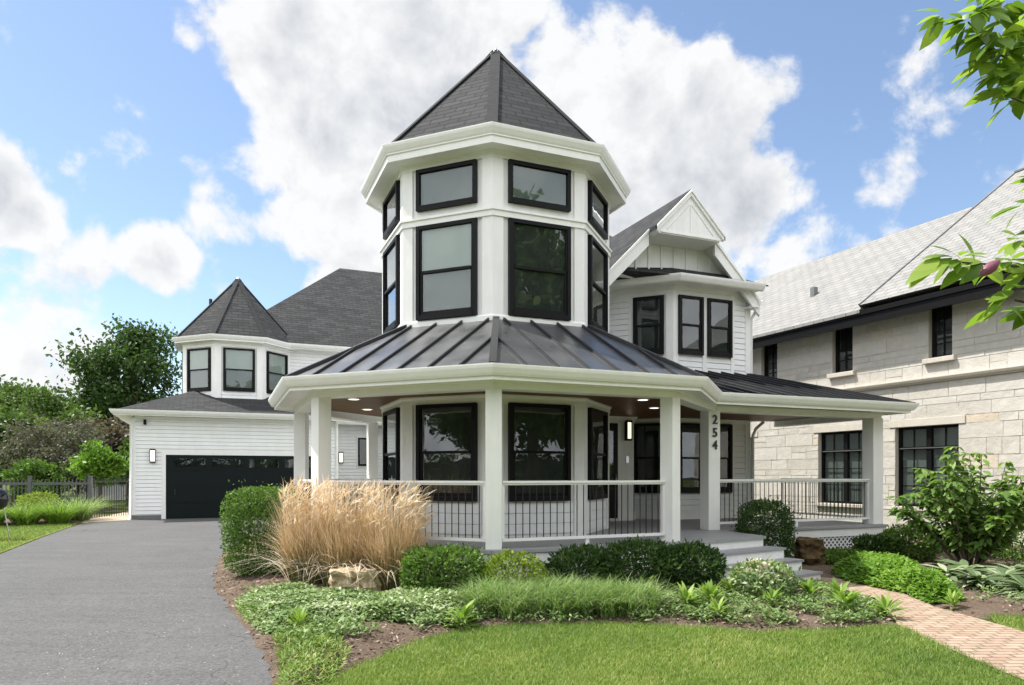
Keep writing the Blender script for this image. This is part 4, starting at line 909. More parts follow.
# solid body set back behind the ashlar, with reveals left open at the windows
m.box(K0, K1, .30, 9.5, -.1, 5.6); m.build('inner_wall', MORTAR, stone)
jm = MB()
xs = sorted({K0, K1} | {w[0] for w in WIN} | {w[1] for w in WIN}); zs = sorted({-.1, 5.64} | {w[2] for w in WIN} | {w[3] for w in WIN})
for i in range(len(xs)-1):
    for j in range(len(zs)-1):
        cx_, cz_ = (xs[i]+xs[i+1])/2, (zs[j]+zs[j+1])/2
        if not any(w[0] < cx_ < w[1] and w[2] < cz_ < w[3]+.05 for w in WIN): jm.box(xs[i], xs[i+1], -.015, .299, zs[j], zs[j+1])
jm.build('mortar_bed', MORTAR, stone)
for (k0, k1, z0, z1) in WIN:
    big = z0 < 1; yb = .14
    m = MB(); f = .06
    m.box(k0, k0+f, yb-.04, yb+.05, z0, z1); m.box(k1-f, k1, yb-.04, yb+.05, z0, z1); m.box(k0+f, k1-f, yb-.04, yb+.05, z1-f, z1); m.box(k0+f, k1-f, yb-.05, yb+.05, z0, z0+f)
    if big:
        xm = (k0+k1)/2; m.box(xm-.06, xm+.06, yb-.045, yb+.05, z0+f, z1-f); zt = z1-.52; m.box(k0+f, k1-f, yb-.06, yb+.05, zt-.035, zt+.035)
    wn_ = m.build('window', BLACK, stone)
    if big:
        MB().box(k0+f, k1-f, yb-.075, yb-.061, zt-.012, zt+.012).build('rail_strip', STEEL, wn_)
    g = MB()
    halves = [(k0+f, xm-.06), (xm+.06, k1-f)] if big else [(k0+f, k1-f)]
    for a, b in halves:
        MB().box(a, b, yb+.045, yb+.06, z0+f, z1-f).build('backing', GREYBLIND if big else ROOM, wn_)
        if big:
            for q0, q1 in ((z0+f, zt-.035), (zt+.035, z1-f)):
                MB().box(a, b, yb+.005, yb+.009, q0, q1).build('pane', GLASS, wn_)
                nz_ = 3 if q1-q0 > .8 else 1
                for j in range(1, nz_): z = q0+(q1-q0)*j/nz_; g.box(a, b, yb-.02, yb-.003, z-.012, z+.012)
            g.box((a+b)/2-.012, (a+b)/2+.012, yb-.022, yb-.002, z0+f, z1-f)
        else:
            MB().box(a, b, yb+.005, yb+.009, z0+f, z1-f).build('pane', GLASS, wn_)
            for j in range(1, 4): z = z0+f+(z1-z0-2*f)*j/4; g.box(a, b, yb-.02, yb-.003, z-.011, z+.011)
            g.box((a+b)/2-.011, (a+b)/2+.011, yb-.022, yb-.002, z0+f, z1-f)
    g.build('glazing_bars', BLACK, wn_)
    if big:
        MB().box(k0-.06, k1+.06, -.10, .13, z0-.09, z0-.001).build('window_sill', SMOOTHSTONE, stone, bevel=.01)
        MB().box(k0-.16, k1+.16, -.045, .13, z1+.002, z1+.188).build('lintel', SMOOTHSTONE, stone, bevel=.008)
    else: MB().box(k0-.10, k1+.10, -.12, .13, z0-.118, z0-.002).build('window_sill', SMOOTHSTONE, stone, bevel=.01)
m = MB(); m.sweep([(K1, 0), (K0, 0)][::-1], [(-.02, 3.782), (.06, 3.782), (.075, 3.81), (.12, 3.83), (.14, 3.88), (.14, 3.898), (-.02, 3.898)]); m.build('band_course', SMOOTHSTONE, stone)
m = MB(); m.box(K0-.4, K1+.4, -.52, -.48, 5.40, 5.74); m.box(K0-.4, K1+.4, -.479, .3, 5.62, 5.66); m.box(K0-.4, K1+.4, -.56, -.521, 5.64, 5.76); m.build('eave', BLACK, stone)
sl = .733
m = MB(); KS = 1.75; rz_ = 5.76+4.55*sl
m.slab([(K0-.4, -.58, 5.77), (KS, -.58, 5.77), (KS, 4.0, 5.77+4.58*sl), (K0-.4, 4.0, 5.77+4.58*sl)], .08); m.slab([(K0-.4, 4.0, 5.77+4.58*sl), (KS, 4.0, 5.77+4.58*sl), (KS, 8.6, 5.77), (K0-.4, 8.6, 5.77)], .08)
m.build('roof', SLATE, stone)
m = MB(); z2 = 5.88; dr = 5.15
m.poly([(KS, -.60, z2), (K1+.4, -.60, z2), (K1+.4, dr, z2+(dr+.6)*sl), (KS+.45, dr, z2+(dr+.6)*sl)]); m.poly([(KS, -.6, z2), (KS+.45, dr, z2+(dr+.6)*sl), (KS+.2, dr+2, z2+(dr-1.4)*sl), (KS-.55, 3.0, z2+3.0*sl-.05), (KS-.02, -.5, z2-.06)])
m.poly([(KS+.45, dr, z2+(dr+.6)*sl), (K1+.4, dr, z2+(dr+.6)*sl), (K1+.4, 10.5, z2), (KS, 10.5, z2)]); m.poly([(KS, -.6, z2), (KS, 10.5, z2), (K1+.4, 10.5, z2), (K1+.4, -.6, z2)])
fr = m.build('front_roof', SLATE, stone)
m = MB(); m.beam((KS+.01, -.60, z2+.02), (KS+.46, dr, z2+(dr+.6)*sl+.02), .05, .03); m.beam((KS+.45, dr, z2+(dr+.6)*sl+.02), (K1+.4, dr, z2+(dr+.6)*sl+.02), .10, .05); m.build('hip_flashing', FOUND, fr)
MB().box(-1.2, -1.05, 1.0, 1.15, 6.7, 7.22).build('roof_vent', FOUND, stone)

# ---------------------------------------------------------------- plants
def place(o, x, y): o.location = (x, y, float(gz(x, y)[0])); return o
def shrub(name, x, y, rx, ry, h, n, leaf, ls, label, cat, group=None, box=.0, lump=.14, core=True, shoots=0, up=.25, wr=.55, seed=1):
    """clipped or natural bush: leaf faces through the outer shell of an uneven dome, twigs inside"""
    root = place(empty(name, (0, 0, 0)), x, y); tag(root, label, cat, group)
    r_ = np.random.default_rng(seed); d = rdir(n); d[:, 2] = d[:, 2]
    p = d/np.maximum((np.abs(d)**(2+6*box)).sum(1, keepdims=True)**(1/(2+6*box)), 1e-6)
    bm_ = np.ones(n)
    for i in range(22):
        c = unit(r_.normal(size=3)); bm_ += lump*r_.uniform(-.6, 1.0)*np.exp(-(1-(d@c))/.06)
    rad = (.72+.31*rng.random(n)**.6)*bm_; inner = rng.random(n) < .15; rad[inner] *= .8
    sh_ = rng.random(n) < (.06 if box < .5 else .02); rad[sh_] *= rng.uniform(1.05, 1.25, sh_.sum())
    pos = p*rad[:, None]*np.array([rx, ry, h/2])+np.array([0, 0, h/2]); pos[:, 2] = np.abs(pos[:, 2])*1.0+.01
    ax = unit(d*.8+rng.normal(size=(n, 3))*.65+np.array([0, 0, up])); nn = unit(d*.7+rng.normal(size=(n, 3))*.6+np.array([0, 0, .5]))
    L = ls*rng.uniform(.65, 1.25, n)
    clump = .5+.28*vnoise(pos[:, :2]+pos[:, 2:]*.7, 9/max(rx, .3), seed)
    leaves('foliage', pos, ax, nn, L, wr, leaf, root, np.clip(clump+rng.normal(size=n)*.22, 0, 1))
    m = MB()
    for i in range(9):
        a = r_.uniform(0, 6.28); q = r_.uniform(.3, .75); tx, ty, tz = math.cos(a)*rx*q, math.sin(a)*ry*q, h*r_.uniform(.5, .9)
        m.tube([(tx*.1, ty*.1, -.02), (tx*.5, ty*.5, tz*.55), (tx, ty, tz)], [.014, .010, .004], 5, False)
    m.build('stems', BARK, root, uv=False)
    return root
shrub('boxwood', -3.80, 10.75, .50, .50, 1.26, 15000, L_BOX, .045, 'tall upright boxwood between the driveway and the tan ornamental grass', 'shrub', box=.55, lump=.07, seed=2)
shrub('boxwood', 4.34, 12.02, .42, .42, 1.04, 11000, L_YEW, .042, 'round dark clipped boxwood at the right end of the porch steps', 'shrub', box=.25, lump=.05, seed=3)
shrub('boxwood', -.86, 8.75, .47, .36, .56, 6500, L_BOX, .05, 'low mid green boxwood right of the tan ornamental grass', 'shrub', box=.35, lump=.14, seed=4)
shrub('spirea', .02, 8.62, .40, .30, .50, 2200, L_SPIREA, .06, 'low yellow green shrub in front of the middle porch column', 'shrub', lump=.2, up=.6, wr=.42, seed=5)
shrub('yew_shrub', .92, 8.95, .46, .38, .54, 4200, L_YEW, .065, 'small dark shrub next to the yellow green bush below the porch rail', 'shrub', lump=.22, up=.5, wr=.42, seed=6)
shrub('yew_shrub', 1.62, 9.0, .56, .42, .62, 5400, L_YEW, .065, 'widest dark shrub, middle of the three below the right porch rail', 'shrub', lump=.2, up=.5, wr=.42, seed=7)
shrub('yew_shrub', 2.30, 9.15, .44, .38, .56, 4600, L_YEW, .065, 'dark shrub against the left end of the porch steps', 'shrub', lump=.2, up=.5, wr=.42, seed=8)
fl = shrub('flowering_shrub', 3.03, 8.5, .36, .32, .42, 1500, L_VAR, .07, 'small rounded shrub with white flower heads in front of the steps', 'shrub', lump=.26, up=.5, wr=.5, seed=9)
for i in range(24):
    d = rdir(1)[0]; d[2] = abs(d[2])+.25; d = d/np.linalg.norm(d); n = 16; q = (d*np.array([.34, .30, .26])+np.array([0, 0, .19]))[None, :]+rng.normal(size=(n, 3))*.014
    leaves('flower_head', q, rdir(n), rdir(n), .035*rng.uniform(.7, 1.3, n), .9, L_FLOWER, fl)
for (x, y, rx, h, lf, lab, sd_) in ((5.75, 12.2, .45, .17, L_BOX, 'low green shrub under the side porch lattice, beside the rusty boulder', 12), (6.70, 12.75, .42, .38, L_YEW, 'low dark hedge plant at the foot of the right porch column', 13),
                          (7.15, 12.6, .5, .55, L_HYD, 'leafy bush between the porch corner and the tall broad leaved shrub', 14), (9.1, 12.6, .7, .7, L_HYD, 'low leafy bush at the foot of the limestone wall', 15)):
    shrub('low_shrub', x, y, rx, rx*.8, h, 2600, lf, .07, lab, 'shrub', lump=.22, up=.4, seed=sd_)

def tuft(name, x, y, n, h, sp, wmin, leaf, label, cat, group=None, lean=(.1, .6), droop=(.1, .9), tr=(0, 1), base=.1, K=6):
    root = place(empty(name, (0, 0, 0)), x, y); tag(root, label, cat, group)
    a = rng.uniform(0, 6.28, n); rr = base*np.sqrt(rng.random(n)); b = np.stack([rr*np.cos(a), rr*np.sin(a), 0*a], 1)
    az = a+rng.normal(size=n)*.5; H = h*rng.uniform(.55, 1.08, n)
    blades('blades', b, H, az, rng.uniform(*lean, n), rng.uniform(*droop, n), np.full(n, wmin)*rng.uniform(.6, 1.3, n), leaf, root, K, rng.uniform(*tr, n)); return root
# dry ornamental grass: green-brown bases, straw coloured tops (the tint runs along each blade)
def dry_grass(x, y, n, h, rad, label, seed):
    root = place(empty('ornamental_grass', (0, 0, 0)), x, y); tag(root, label, 'ornamental grass', 'dry ornamental grasses by the porch')
    r_ = np.random.default_rng(seed)
    for part, nn_, K, wd, hh, ln, dr in (('stalks', int(n*.62), 7, .0040, h, (.0, .15), (.0, .20)), ('fine_blades', int(n*.45), 7, .0035, h*.80, (.02, .20), (.1, .55)), ('pale_curled_blades', int(n*.07), 8, .0055, h*.62, (.1, .4), (.6, 1.5))):
        a = r_.uniform(0, 6.28, nn_); rr = rad*np.sqrt(r_.random(nn_)); b = np.stack([rr*np.cos(a), rr*np.sin(a)*.8, 0*a], 1)
        t = np.linspace(0, 1, K)[None, :]; base_t = (.05+.15*r_.random(nn_))[:, None]; sh = r_.normal(size=nn_)[:, None]*.13
        tint = base_t+(.62+sh)*np.clip((t-.12)*1.5, 0, 1) if part != 'pale_curled_blades' else .8+.15*t+sh
        blades(part, b, hh*r_.uniform(.6, 1.05, nn_), a+r_.normal(size=nn_)*.6, r_.uniform(*ln, nn_), r_.uniform(*dr, nn_), np.full(nn_, wd)*r_.uniform(.6, 1.4, nn_), L_TAN, root, K, tint)
    m_ = int(n*.42); a = r_.uniform(0, 6.28, m_); rr = rad*(.2+.95*np.sqrt(r_.random(m_))); zz = h*r_.uniform(.58, .98, m_); p = np.stack([rr*np.cos(a)*1.15, rr*np.sin(a), zz], 1)
    ax = np.stack([np.cos(a)*.35+.45, np.sin(a)*.35, .9+0*a], 1)+r_.normal(size=(m_, 3))*.35
    leaves('plumes', p, ax, rdir(m_), .15*r_.uniform(.6, 1.3, m_), .11, L_TAN, root, np.clip(.80+r_.normal(size=m_)*.14, 0, 1), K=4, curl=.5)
    return root
dry_grass(-2.84, 9.72, 1500, 1.36, .28, 'leftmost clump of straw coloured ornamental grass beside the tall boxwood', 31)
dry_grass(-2.22, 9.52, 1500, 1.34, .34, 'middle clump of straw coloured ornamental grass, behind the buff rocks', 32)
dry_grass(-1.55, 9.25, 1500, 1.32, .32, 'rightmost clump of straw coloured ornamental grass beside the low boxwood', 33)

# rocks
def rock(x, y, sx, sy, sz, mat, label, seed, rz=0, name='rock'):
    r_ = np.random.default_rng(seed); bm = bmesh.new(); bmesh.ops.create_cube(bm, size=1); bmesh.ops.subdivide_edges(bm, edges=bm.edges[:], cuts=9, use_grid_fill=True)
    cs = [unit(r_.normal(size=3)) for _ in range(26)]
    for v in bm.verts:
        p = np.array(v.co); d = unit(p); rr = np.linalg.norm(p); q = p*.72+d*.19*1.1
        k = sum(r_.uniform(0, 0)+.05*math.sin(9*float(d@c)+i) for i, c in enumerate(cs[:8])); q = q*(1+k*1.0)
        lay = .06*math.sin(q[2]*sz*55+2*math.sin(p[0]*5)); q[0] *= 1+lay; q[1] *= 1+lay
        v.co = Vector((q[0]*sx*1.25, q[1]*sy*1.25, (q[2]+.4)*sz))
    me = bpy.data.meshes.new(name); bm.to_mesh(me); bm.free(); me.materials.append(mat)
    o = bpy.data.objects.new(name, me); col.objects.link(o); place(o, x, y); o.rotation_euler = (0, 0, rz); return tag(o, label, 'rock')
rock(-2.07, 8.72, .27, .26, .33, BUFFROCK, 'broad layered buff rock in front of the dry ornamental grass', 41, .15)
rock(-1.77, 8.60, .16, .20, .33, BUFFROCK, 'smaller upright buff rock leaning on the broad layered one', 42, -.2)
rock(5.10, 12.0, .31, .28, .44, BROWNROCK, 'rusty brown boulder beside the round boxwood and porch lattice', 43, .3)

# ground covers: uncountable
def cover(name, poly, n, h, leaf, ls, wr, curl=.3, up=.6, tint=None, mounds=7):
    p = scatter(poly, n); s = sdist(p, poly); mnd = .65+.35*vnoise(p, mounds, 8); z0 = gz(p[:, 0], p[:, 1]); hh = h*np.clip(s/.22+.15, 0, 1)*mnd
    z = z0+hh*(.25+.75*rng.random(n)**.45); a = rng.uniform(0, 6.28, n); ax = np.stack([np.cos(a), np.sin(a), rng.normal(size=n)*.45+up*.5], 1); nn = rng.normal(size=(n, 3))*.35+np.array([0, 0, 1])
    t = tint if tint is not None else np.clip(.5+.3*vnoise(p, 5, 4)+rng.normal(size=n)*.24, 0, 1)
    return tag(leaves(name, np.column_stack([p, z]), ax, nn, ls*rng.uniform(.6, 1.3, n), wr, leaf, None, t, curl=curl), kind='stuff')
GC1 = [(-3.45, 8.75), (-3.1, 9.2), (-2.5, 8.95), (-2.2, 8.6), (-1.6, 8.5), (-1.35, 8.9), (-.9, 8.5), (-.3, 8.25), (-.2, 7.6), (-.6, 7.33), (-1.0, 7.2), (-1.4, 7.12), (-1.9, 7.1), (-2.2, 6.75), (-2.42, 6.85), (-2.95, 7.75)]
cover('variegated_ground_cover', GC1, 24000, .19, L_VAR, .046, .62)
GC2 = [(5.15, 11.25), (5.0, 10.4), (5.25, 9.3), (5.15, 8.6), (5.55, 8.62), (5.95, 9.5), (6.25, 10.6), (6.4, 11.5), (6.2, 11.7), (5.6, 11.6)]
cover('bright_ground_cover', GC2, 15000, .34, L_GC, .075, .42, up=.7, mounds=4)
cover('weedy_edge_plants', [(-3.3, 8.35), (-2.9, 7.6), (-2.35, 6.9), (-1.85, 5.6), (-1.66, 5.0), (-1.40, 5.3), (-1.40, 6.0), (-1.75, 6.9), (-2.3, 7.5), (-2.9, 8.2)], 6500, .10, L_GRASS, .06, .2, up=1.6)
LIR = [(-.55, 8.15), (-.2, 8.35), (.6, 8.42), (1.3, 8.3), (1.65, 8.0), (1.6, 7.68), (.9, 7.66), (.2, 7.6), (-.35, 7.6)]
p = scatter(LIR, 150); p = np.repeat(p, 44, 0)+rng.normal(size=(150*44, 2))*.035; n = len(p)
tag(blades('liriope_bed', np.column_stack([p, gz(p[:, 0], p[:, 1])]), .40*rng.uniform(.55, 1.1, n), rng.uniform(0, 6.28, n), rng.uniform(.1, .55, n), rng.uniform(.2, 1.0, n), np.full(n, .0055), L_LIR, None, 5, np.clip(rng.normal(size=n)*.22+.5, 0, 1)), kind='stuff')
# pale grit washed over the asphalt near the bed
q = scatter([(-1.9, 4.9), (-3.4, 4.9), (-4.6, 7.0), (-5.2, 11), (-4.7, 10.6), (-3.5, 8.2), (-2.5, 6.5)], 3000); q = q[vnoise(q, 2.2, 31)+.6*rng.normal(size=len(q)) > .45]; n = len(q); a = rng.uniform(0, 6.28, n)
L_GRIT = mk_leaf('pale_grit', [(0, (.16, .14, .11)), (.6, (.34, .31, .25)), (1, (.48, .45, .38))], .9, .0)
tag(leaves('driveway_grit', np.column_stack([q, np.full(n, .0135)]), np.stack([np.cos(a), np.sin(a), .1*rng.normal(size=n)], 1), rng.normal(size=(n, 3))*.15+np.array([0, 0, 1]), .012*rng.uniform(.4, 1.6, n), .7, L_GRIT), kind='stuff')
# low seedlings and weeds through the open mulch
q = scatter([(-1.9, 6.2), (-1.0, 6.9), (-.2, 7.45), (1.8, 7.5), (2.6, 7.2), (4.0, 7.5), (4.3, 8.3), (4.3, 9.6), (3.4, 9.9), (2.9, 9.3), (1.6, 8.6), (-.3, 8.4), (-2.0, 8.6), (-3.2, 8.9), (-3.6, 9.4), (-2.4, 7.1)], 1500)
q = q[vnoise(q, 4, 15) > -.30]; q = np.concatenate([q, scatter([(5.5, 8.3), (7.0, 7.9), (9.5, 8.5), (9.5, 12), (7.2, 12.2), (6.2, 9.2)], 260)]); p = np.repeat(q, 16, 0)+rng.normal(size=(len(q)*16, 2))*.05; n = len(p); a = rng.uniform(0, 6.28, n)
tag(leaves('weeds', np.column_stack([p, gz(p[:, 0], p[:, 1])+.02+.07*rng.random(n)]), np.stack([np.cos(a), np.sin(a), .3+.6*rng.random(n)], 1), rng.normal(size=(n, 3))*.4+np.array([0, 0, 1]), .05*rng.uniform(.5, 1.4, n), .42, L_VAR, None, np.clip(.35+.2*rng.normal(size=n), 0, 1)), kind='stuff')
# mulch chips
p = np.concatenate([scatter(BED, 15000), scatter(BED_R, 6000)]); p = p[p[:, 1] < 11.5]; n = len(p); a = rng.uniform(0, 6.28, n)
L_CHIP = mk_leaf('bark_chip', [(0, (.05, .035, .025)), (.5, (.14, .10, .075)), (.85, (.24, .18, .14)), (1, (.42, .36, .28))], .9, .0)
tag(leaves('mulch_chips', np.column_stack([p, gz(p[:, 0], p[:, 1])+.012]), np.stack([np.cos(a), np.sin(a), rng.normal(size=n)*.25], 1), rng.normal(size=(n, 3))*.4+np.array([0, 0, 1]), .05*rng.uniform(.4, 1.5, n), .35, L_CHIP), kind='stuff')

# leafy perennials in the mulch, hostas
def rosette(name, x, y, n, L, h, wr, leaf, label, cat, group, rise=1.05):
    root = place(empty(name, (0, 0, 0)), x, y); tag(root, label, cat, group); a = rng.uniform(0, 6.28, n); q = rng.random(n)
    el = rise*(.35+.9*q); ax = np.stack([np.cos(a)*np.cos(el), np.sin(a)*np.cos(el), np.sin(el)], 1); pos = np.stack([np.cos(a)*.03, np.sin(a)*.03, h*.35*q], 1)
    nn = np.stack([-np.cos(a)*np.sin(el), -np.sin(a)*np.sin(el), np.cos(el)], 1)
    leaves('leaves', pos, ax, nn+rng.normal(size=(n, 3))*.15, L*rng.uniform(.65, 1.15, n), wr, leaf, root, rng.random(n), K=5, curl=.42); return root
for i, (x, y, lab) in enumerate(((1.98, 7.95, 'bright leafy perennial beside the striped grass bed'), (2.3, 8.1, 'bright perennial with the tallest upright leaves, between mulch and the dark shrubs'), (2.22, 7.55, 'small bright perennial at the lawn edge in the mulch'), (1.62, 8.55, 'leafy perennial behind the right end of the striped grass'),
        (2.72, 8.65, 'leafy perennial between the dark shrub and the white flowered shrub'), (3.55, 8.35, 'light green perennial just right of the white flowered shrub'), (3.88, 8.3, 'broad leaved perennial near the bend of the brick path'), (3.72, 7.8, 'pale leaved perennial at the lawn edge left of the brick path'), (4.16, 7.78, 'bright young plant at the edge of the brick path by the lawn'), (2.95, 7.95, 'small perennial in front of the white flowered shrub'), (5.25, 8.35, 'small bright plant at the right edge of the brick path'), (-.52, 7.25, 'young sprouting plant between the ground cover and the lawn'), (-2.08, 6.85, 'small weedy plant in bare mulch near the driveway'))):
    rosette('perennial', x, y, 44, .20 if i not in (2, 9, 10, 12) else .13, .34, .24, L_PER, lab, 'plant', 'perennials in the mulch beds')
for i, (x, y, lab) in enumerate(((6.35, 10.2, 'grey green hosta touching the bright ground cover'), (6.85, 10.55, 'grey green hosta right below the tall broad leaved shrub'), (6.3, 9.45, 'grey green hosta between the bright ground cover and bare mulch, near the path'), (6.85, 9.75, 'middle hosta of the right bed, with others all round it'), (6.5, 8.85, 'hosta closest to the strip of lawn on the right'), (7.35, 10.2, 'hosta farthest right, cut by the edge of the photo'))):
    rosette('hosta', x, y, 95, .33, .34, .28, L_HOSTA, lab, 'hosta', 'hostas in the right bed', .55)

# tall broad leaved shrub at the right
def big_shrub(x, y, h, rad, label):
    root = place(empty('broad_leaved_shrub', (0, 0, 0)), x, y); tag(root, label, 'shrub'); r_ = np.random.default_rng(77); m = MB(); P, A, Nn = [], [], []
    for i in range(44):
        a = r_.uniform(0, 6.28); q = math.sqrt(r_.random())*1.02; tp = Vector((math.cos(a)*rad*q, math.sin(a)*rad*q*.8, h*(1.0-.42*q*q)*r_.uniform(.72, 1.02))); b = Vector((tp.x*.12, tp.y*.12, 0)); md = b.lerp(tp, .55)+Vector((r_.normal()*.06, r_.normal()*.06, .12))
        m.tube([tuple(b), tuple(md), tuple(tp)], [.016, .011, .004], 5, False)
        for t in np.linspace(.25, 1.0, 14):
            c = (b.lerp(md, t/.55) if t < .55 else md.lerp(tp, (t-.55)/.45))
            for j in range(5 if t < .95 else 9):
                az = r_.uniform(0, 6.28); el = r_.uniform(-.5, .45); ax = (math.cos(az)*math.cos(el), math.sin(az)*math.cos(el), math.sin(el)); P.append((c.x+ax[0]*.05, c.y+ax[1]*.05, c.z)); A.append(ax); Nn.append((r_.normal()*.3, r_.normal()*.3, 1))
    m.build('stems', BARK, root, uv=False); P = np.array(P); n = len(P)
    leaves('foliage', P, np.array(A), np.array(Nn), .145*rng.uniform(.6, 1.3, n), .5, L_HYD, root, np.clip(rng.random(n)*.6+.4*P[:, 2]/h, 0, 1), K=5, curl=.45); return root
big_shrub(7.45, 11.4, 2.1, 1.08, 'tall broad leaved shrub in front of the limestone wall at the right')

# ---------------------------------------------------------------- lawns
def lawn_blades(poly, n, h, wd, name='grass', ymax=1e9, tr=.2):
    p = scatter(poly, n); p = p[p[:, 1] < ymax]; p = p+rng.normal(size=p.shape)*.035; n = len(p); z = hz(p[:, 1])+.004
    t = np.clip(.45+.30*vnoise(p, 2.2, 21)+.22*vnoise(p, 7, 22)+rng.normal(size=n)*tr, 0, 1)
    return tag(blades(name, np.column_stack([p, z]), h*rng.uniform(.5, 1.15, n)*(1+.25*vnoise(p, 3, 5)), rng.uniform(0, 6.28, n), rng.uniform(.1, .7, n), rng.uniform(0, .5, n), np.full(n, wd), L_GRASS, None, 3, t), kind='stuff')
near = [(-1.53, 4.9)]+LAWN_TOP+[(4.0, 6.22), (3.98, 5.4), (4.0, 4.9)]
lawn_blades(near, 62000, .048, .0032)
lawn_blades([(5.25, 6.2), (8, 6.2), (8, 7.4), (7.1, 7.5), (6.0, 7.88), (5.45, 8.03), (5.2, 7.5), (5.24, 7.0)], 9000, .05, .0035)
lawn_blades([(-10.0, 12.8), (-10.2, 13.8), (-11.5, 17.0), (-13.0, 21.0), (-14.2, 20.4), (-15.5, 18.8), (-20, 18), (-16, 12.8)], 26000, .06, .006)

# ---------------------------------------------------------------- left edge: fence, grill, ornamental grasses
fn = empty('metal_fence', (-13.85, 23.0, 0.16)); tag(fn, 'dark metal picket fence with thicker posts behind the long green grasses, left of the garage', 'fence')
GREYWOOD = paint('grey_fence_metal', (.10, .105, .105), .6, .2, .2)
fd = Vector((-1, -.18)).normalized()
m = MB().frame((0, 0, 0), (fd.x, fd.y, 0), (fd.y, -fd.x, 0)); Lf = 7.2
m.box(0, Lf, -.02, .02, .25, .33); m.box(0, Lf, -.02, .02, 1.12, 1.20); m.build('rails', GREYWOOD, fn)
for i in range(5):
    x = Lf*i/4; MB().frame((0, 0, 0), (fd.x, fd.y, 0), (fd.y, -fd.x, 0)).box(x-.05, x+.05, -.05, .05, -.2, 1.42).build('post', BLACKM if i == 2 else GREYWOOD, fn)
m = MB().frame((0, 0, 0), (fd.x, fd.y, 0), (fd.y, -fd.x, 0))
for x in np.arange(.09, Lf, .115): m.box(x-.012, x+.012, .0205, .038, .05, 1.30)
m.build('pickets', GREYWOOD, fn)
fn2 = empty('metal_fence', (-12.9, 24.2, .16)); tag(fn2, 'dark metal railing fence running back along the garage side path', 'fence')
m = MB(); b2 = Vector((-14.0, 23.1))-Vector((-13.35, 26.4)); o2 = Vector((-13.35+12.9, 26.4-24.2)); L2 = b2.length; b2.normalize(); m.frame((o2.x, o2.y, 0), (b2.x, b2.y, 0), (b2.y, -b2.x, 0)); m.box(0, L2, -.015, .015, .2, .24); m.box(0, L2, -.015, .015, 1.2, 1.24)
for x in np.arange(0, L2, .11): m.box(x-.008, x+.008, -.008, .008, .0, 1.35)
m.build('railing', BLACKM, fn2); 
for x in (0, L2): MB().frame((o2.x, o2.y, 0), (b2.x, b2.y, 0), (b2.y, -b2.x, 0)).box(x-.04, x+.04, -.04, .04, -.1, 1.45).build('post', BLACKM, fn2)
for i, (x, y, h, n, lab) in enumerate(((-13.55, 20.9, .95, 600, 'long green grass clump nearest the driveway and side path'), (-14.25, 20.5, .85, 600, 'second clump of long green grass, in front of the fence'), (-14.95, 20.1, .8, 500, 'middle clump of long green grass along the fence'),
        (-15.7, 19.6, .7, 400, 'thin clump of long green grass near the kettle grill'), (-13.6, 22.0, 1.0, 600, 'darker long grass clump against the metal fence'))):
    tuft('grass_clump', x, y, n, h, 1, .009, L_PER if i != 4 else L_LIR, lab, 'grass clump', 'green grass clumps by the fence', (.2, .8), (.2, 1.1), base=.28)
for i, (x, y, r, h, lf, lab) in enumerate(((-15.0, 22.2, .55, .8, L_LIME, 'lime green low shrub peeking over the grasses before the fence'), (-16.2, 19.9, .5, .6, L_BOX, 'small green shrub beside the kettle grill'))):
    shrub('low_shrub', x, y, r, r, h, 1800, lf, .09, lab, 'shrub', lump=.2, seed=60+i)
gr_ = empty('kettle_grill', (-12.2, 16.5, float(hz(16.5)))); gr_.scale = (1.0, 1.0, 1.2); tag(gr_, 'black kettle barbecue grill on thin legs at the left edge', 'grill')
MB().lathe((0, 0, .78), [(.0, -.20), (.14, -.19), (.24, -.12), (.285, 0), (.29, .02)], 24).build('bowl', BLACKM, gr_)
MB().lathe((0, 0, .80), [(.295, 0), (.28, .09), (.22, .17), (.12, .215), (0, .225)], 24).build('lid', M('black_enamel').set((.01, .01, .011), .12, spec=.6).m, gr_)
MB().tube([(-.08, -.0, 1.02), (-.06, 0, 1.07), (.06, 0, 1.07), (.08, 0, 1.02)], .012).build('lid_handle', BLACKM, gr_)
for a in (.4, 2.5, 4.6): MB().tube([(.18*math.cos(a), .18*math.sin(a), .66), (.30*math.cos(a), .30*math.sin(a), .0)], .013).build('leg', STEEL, gr_)

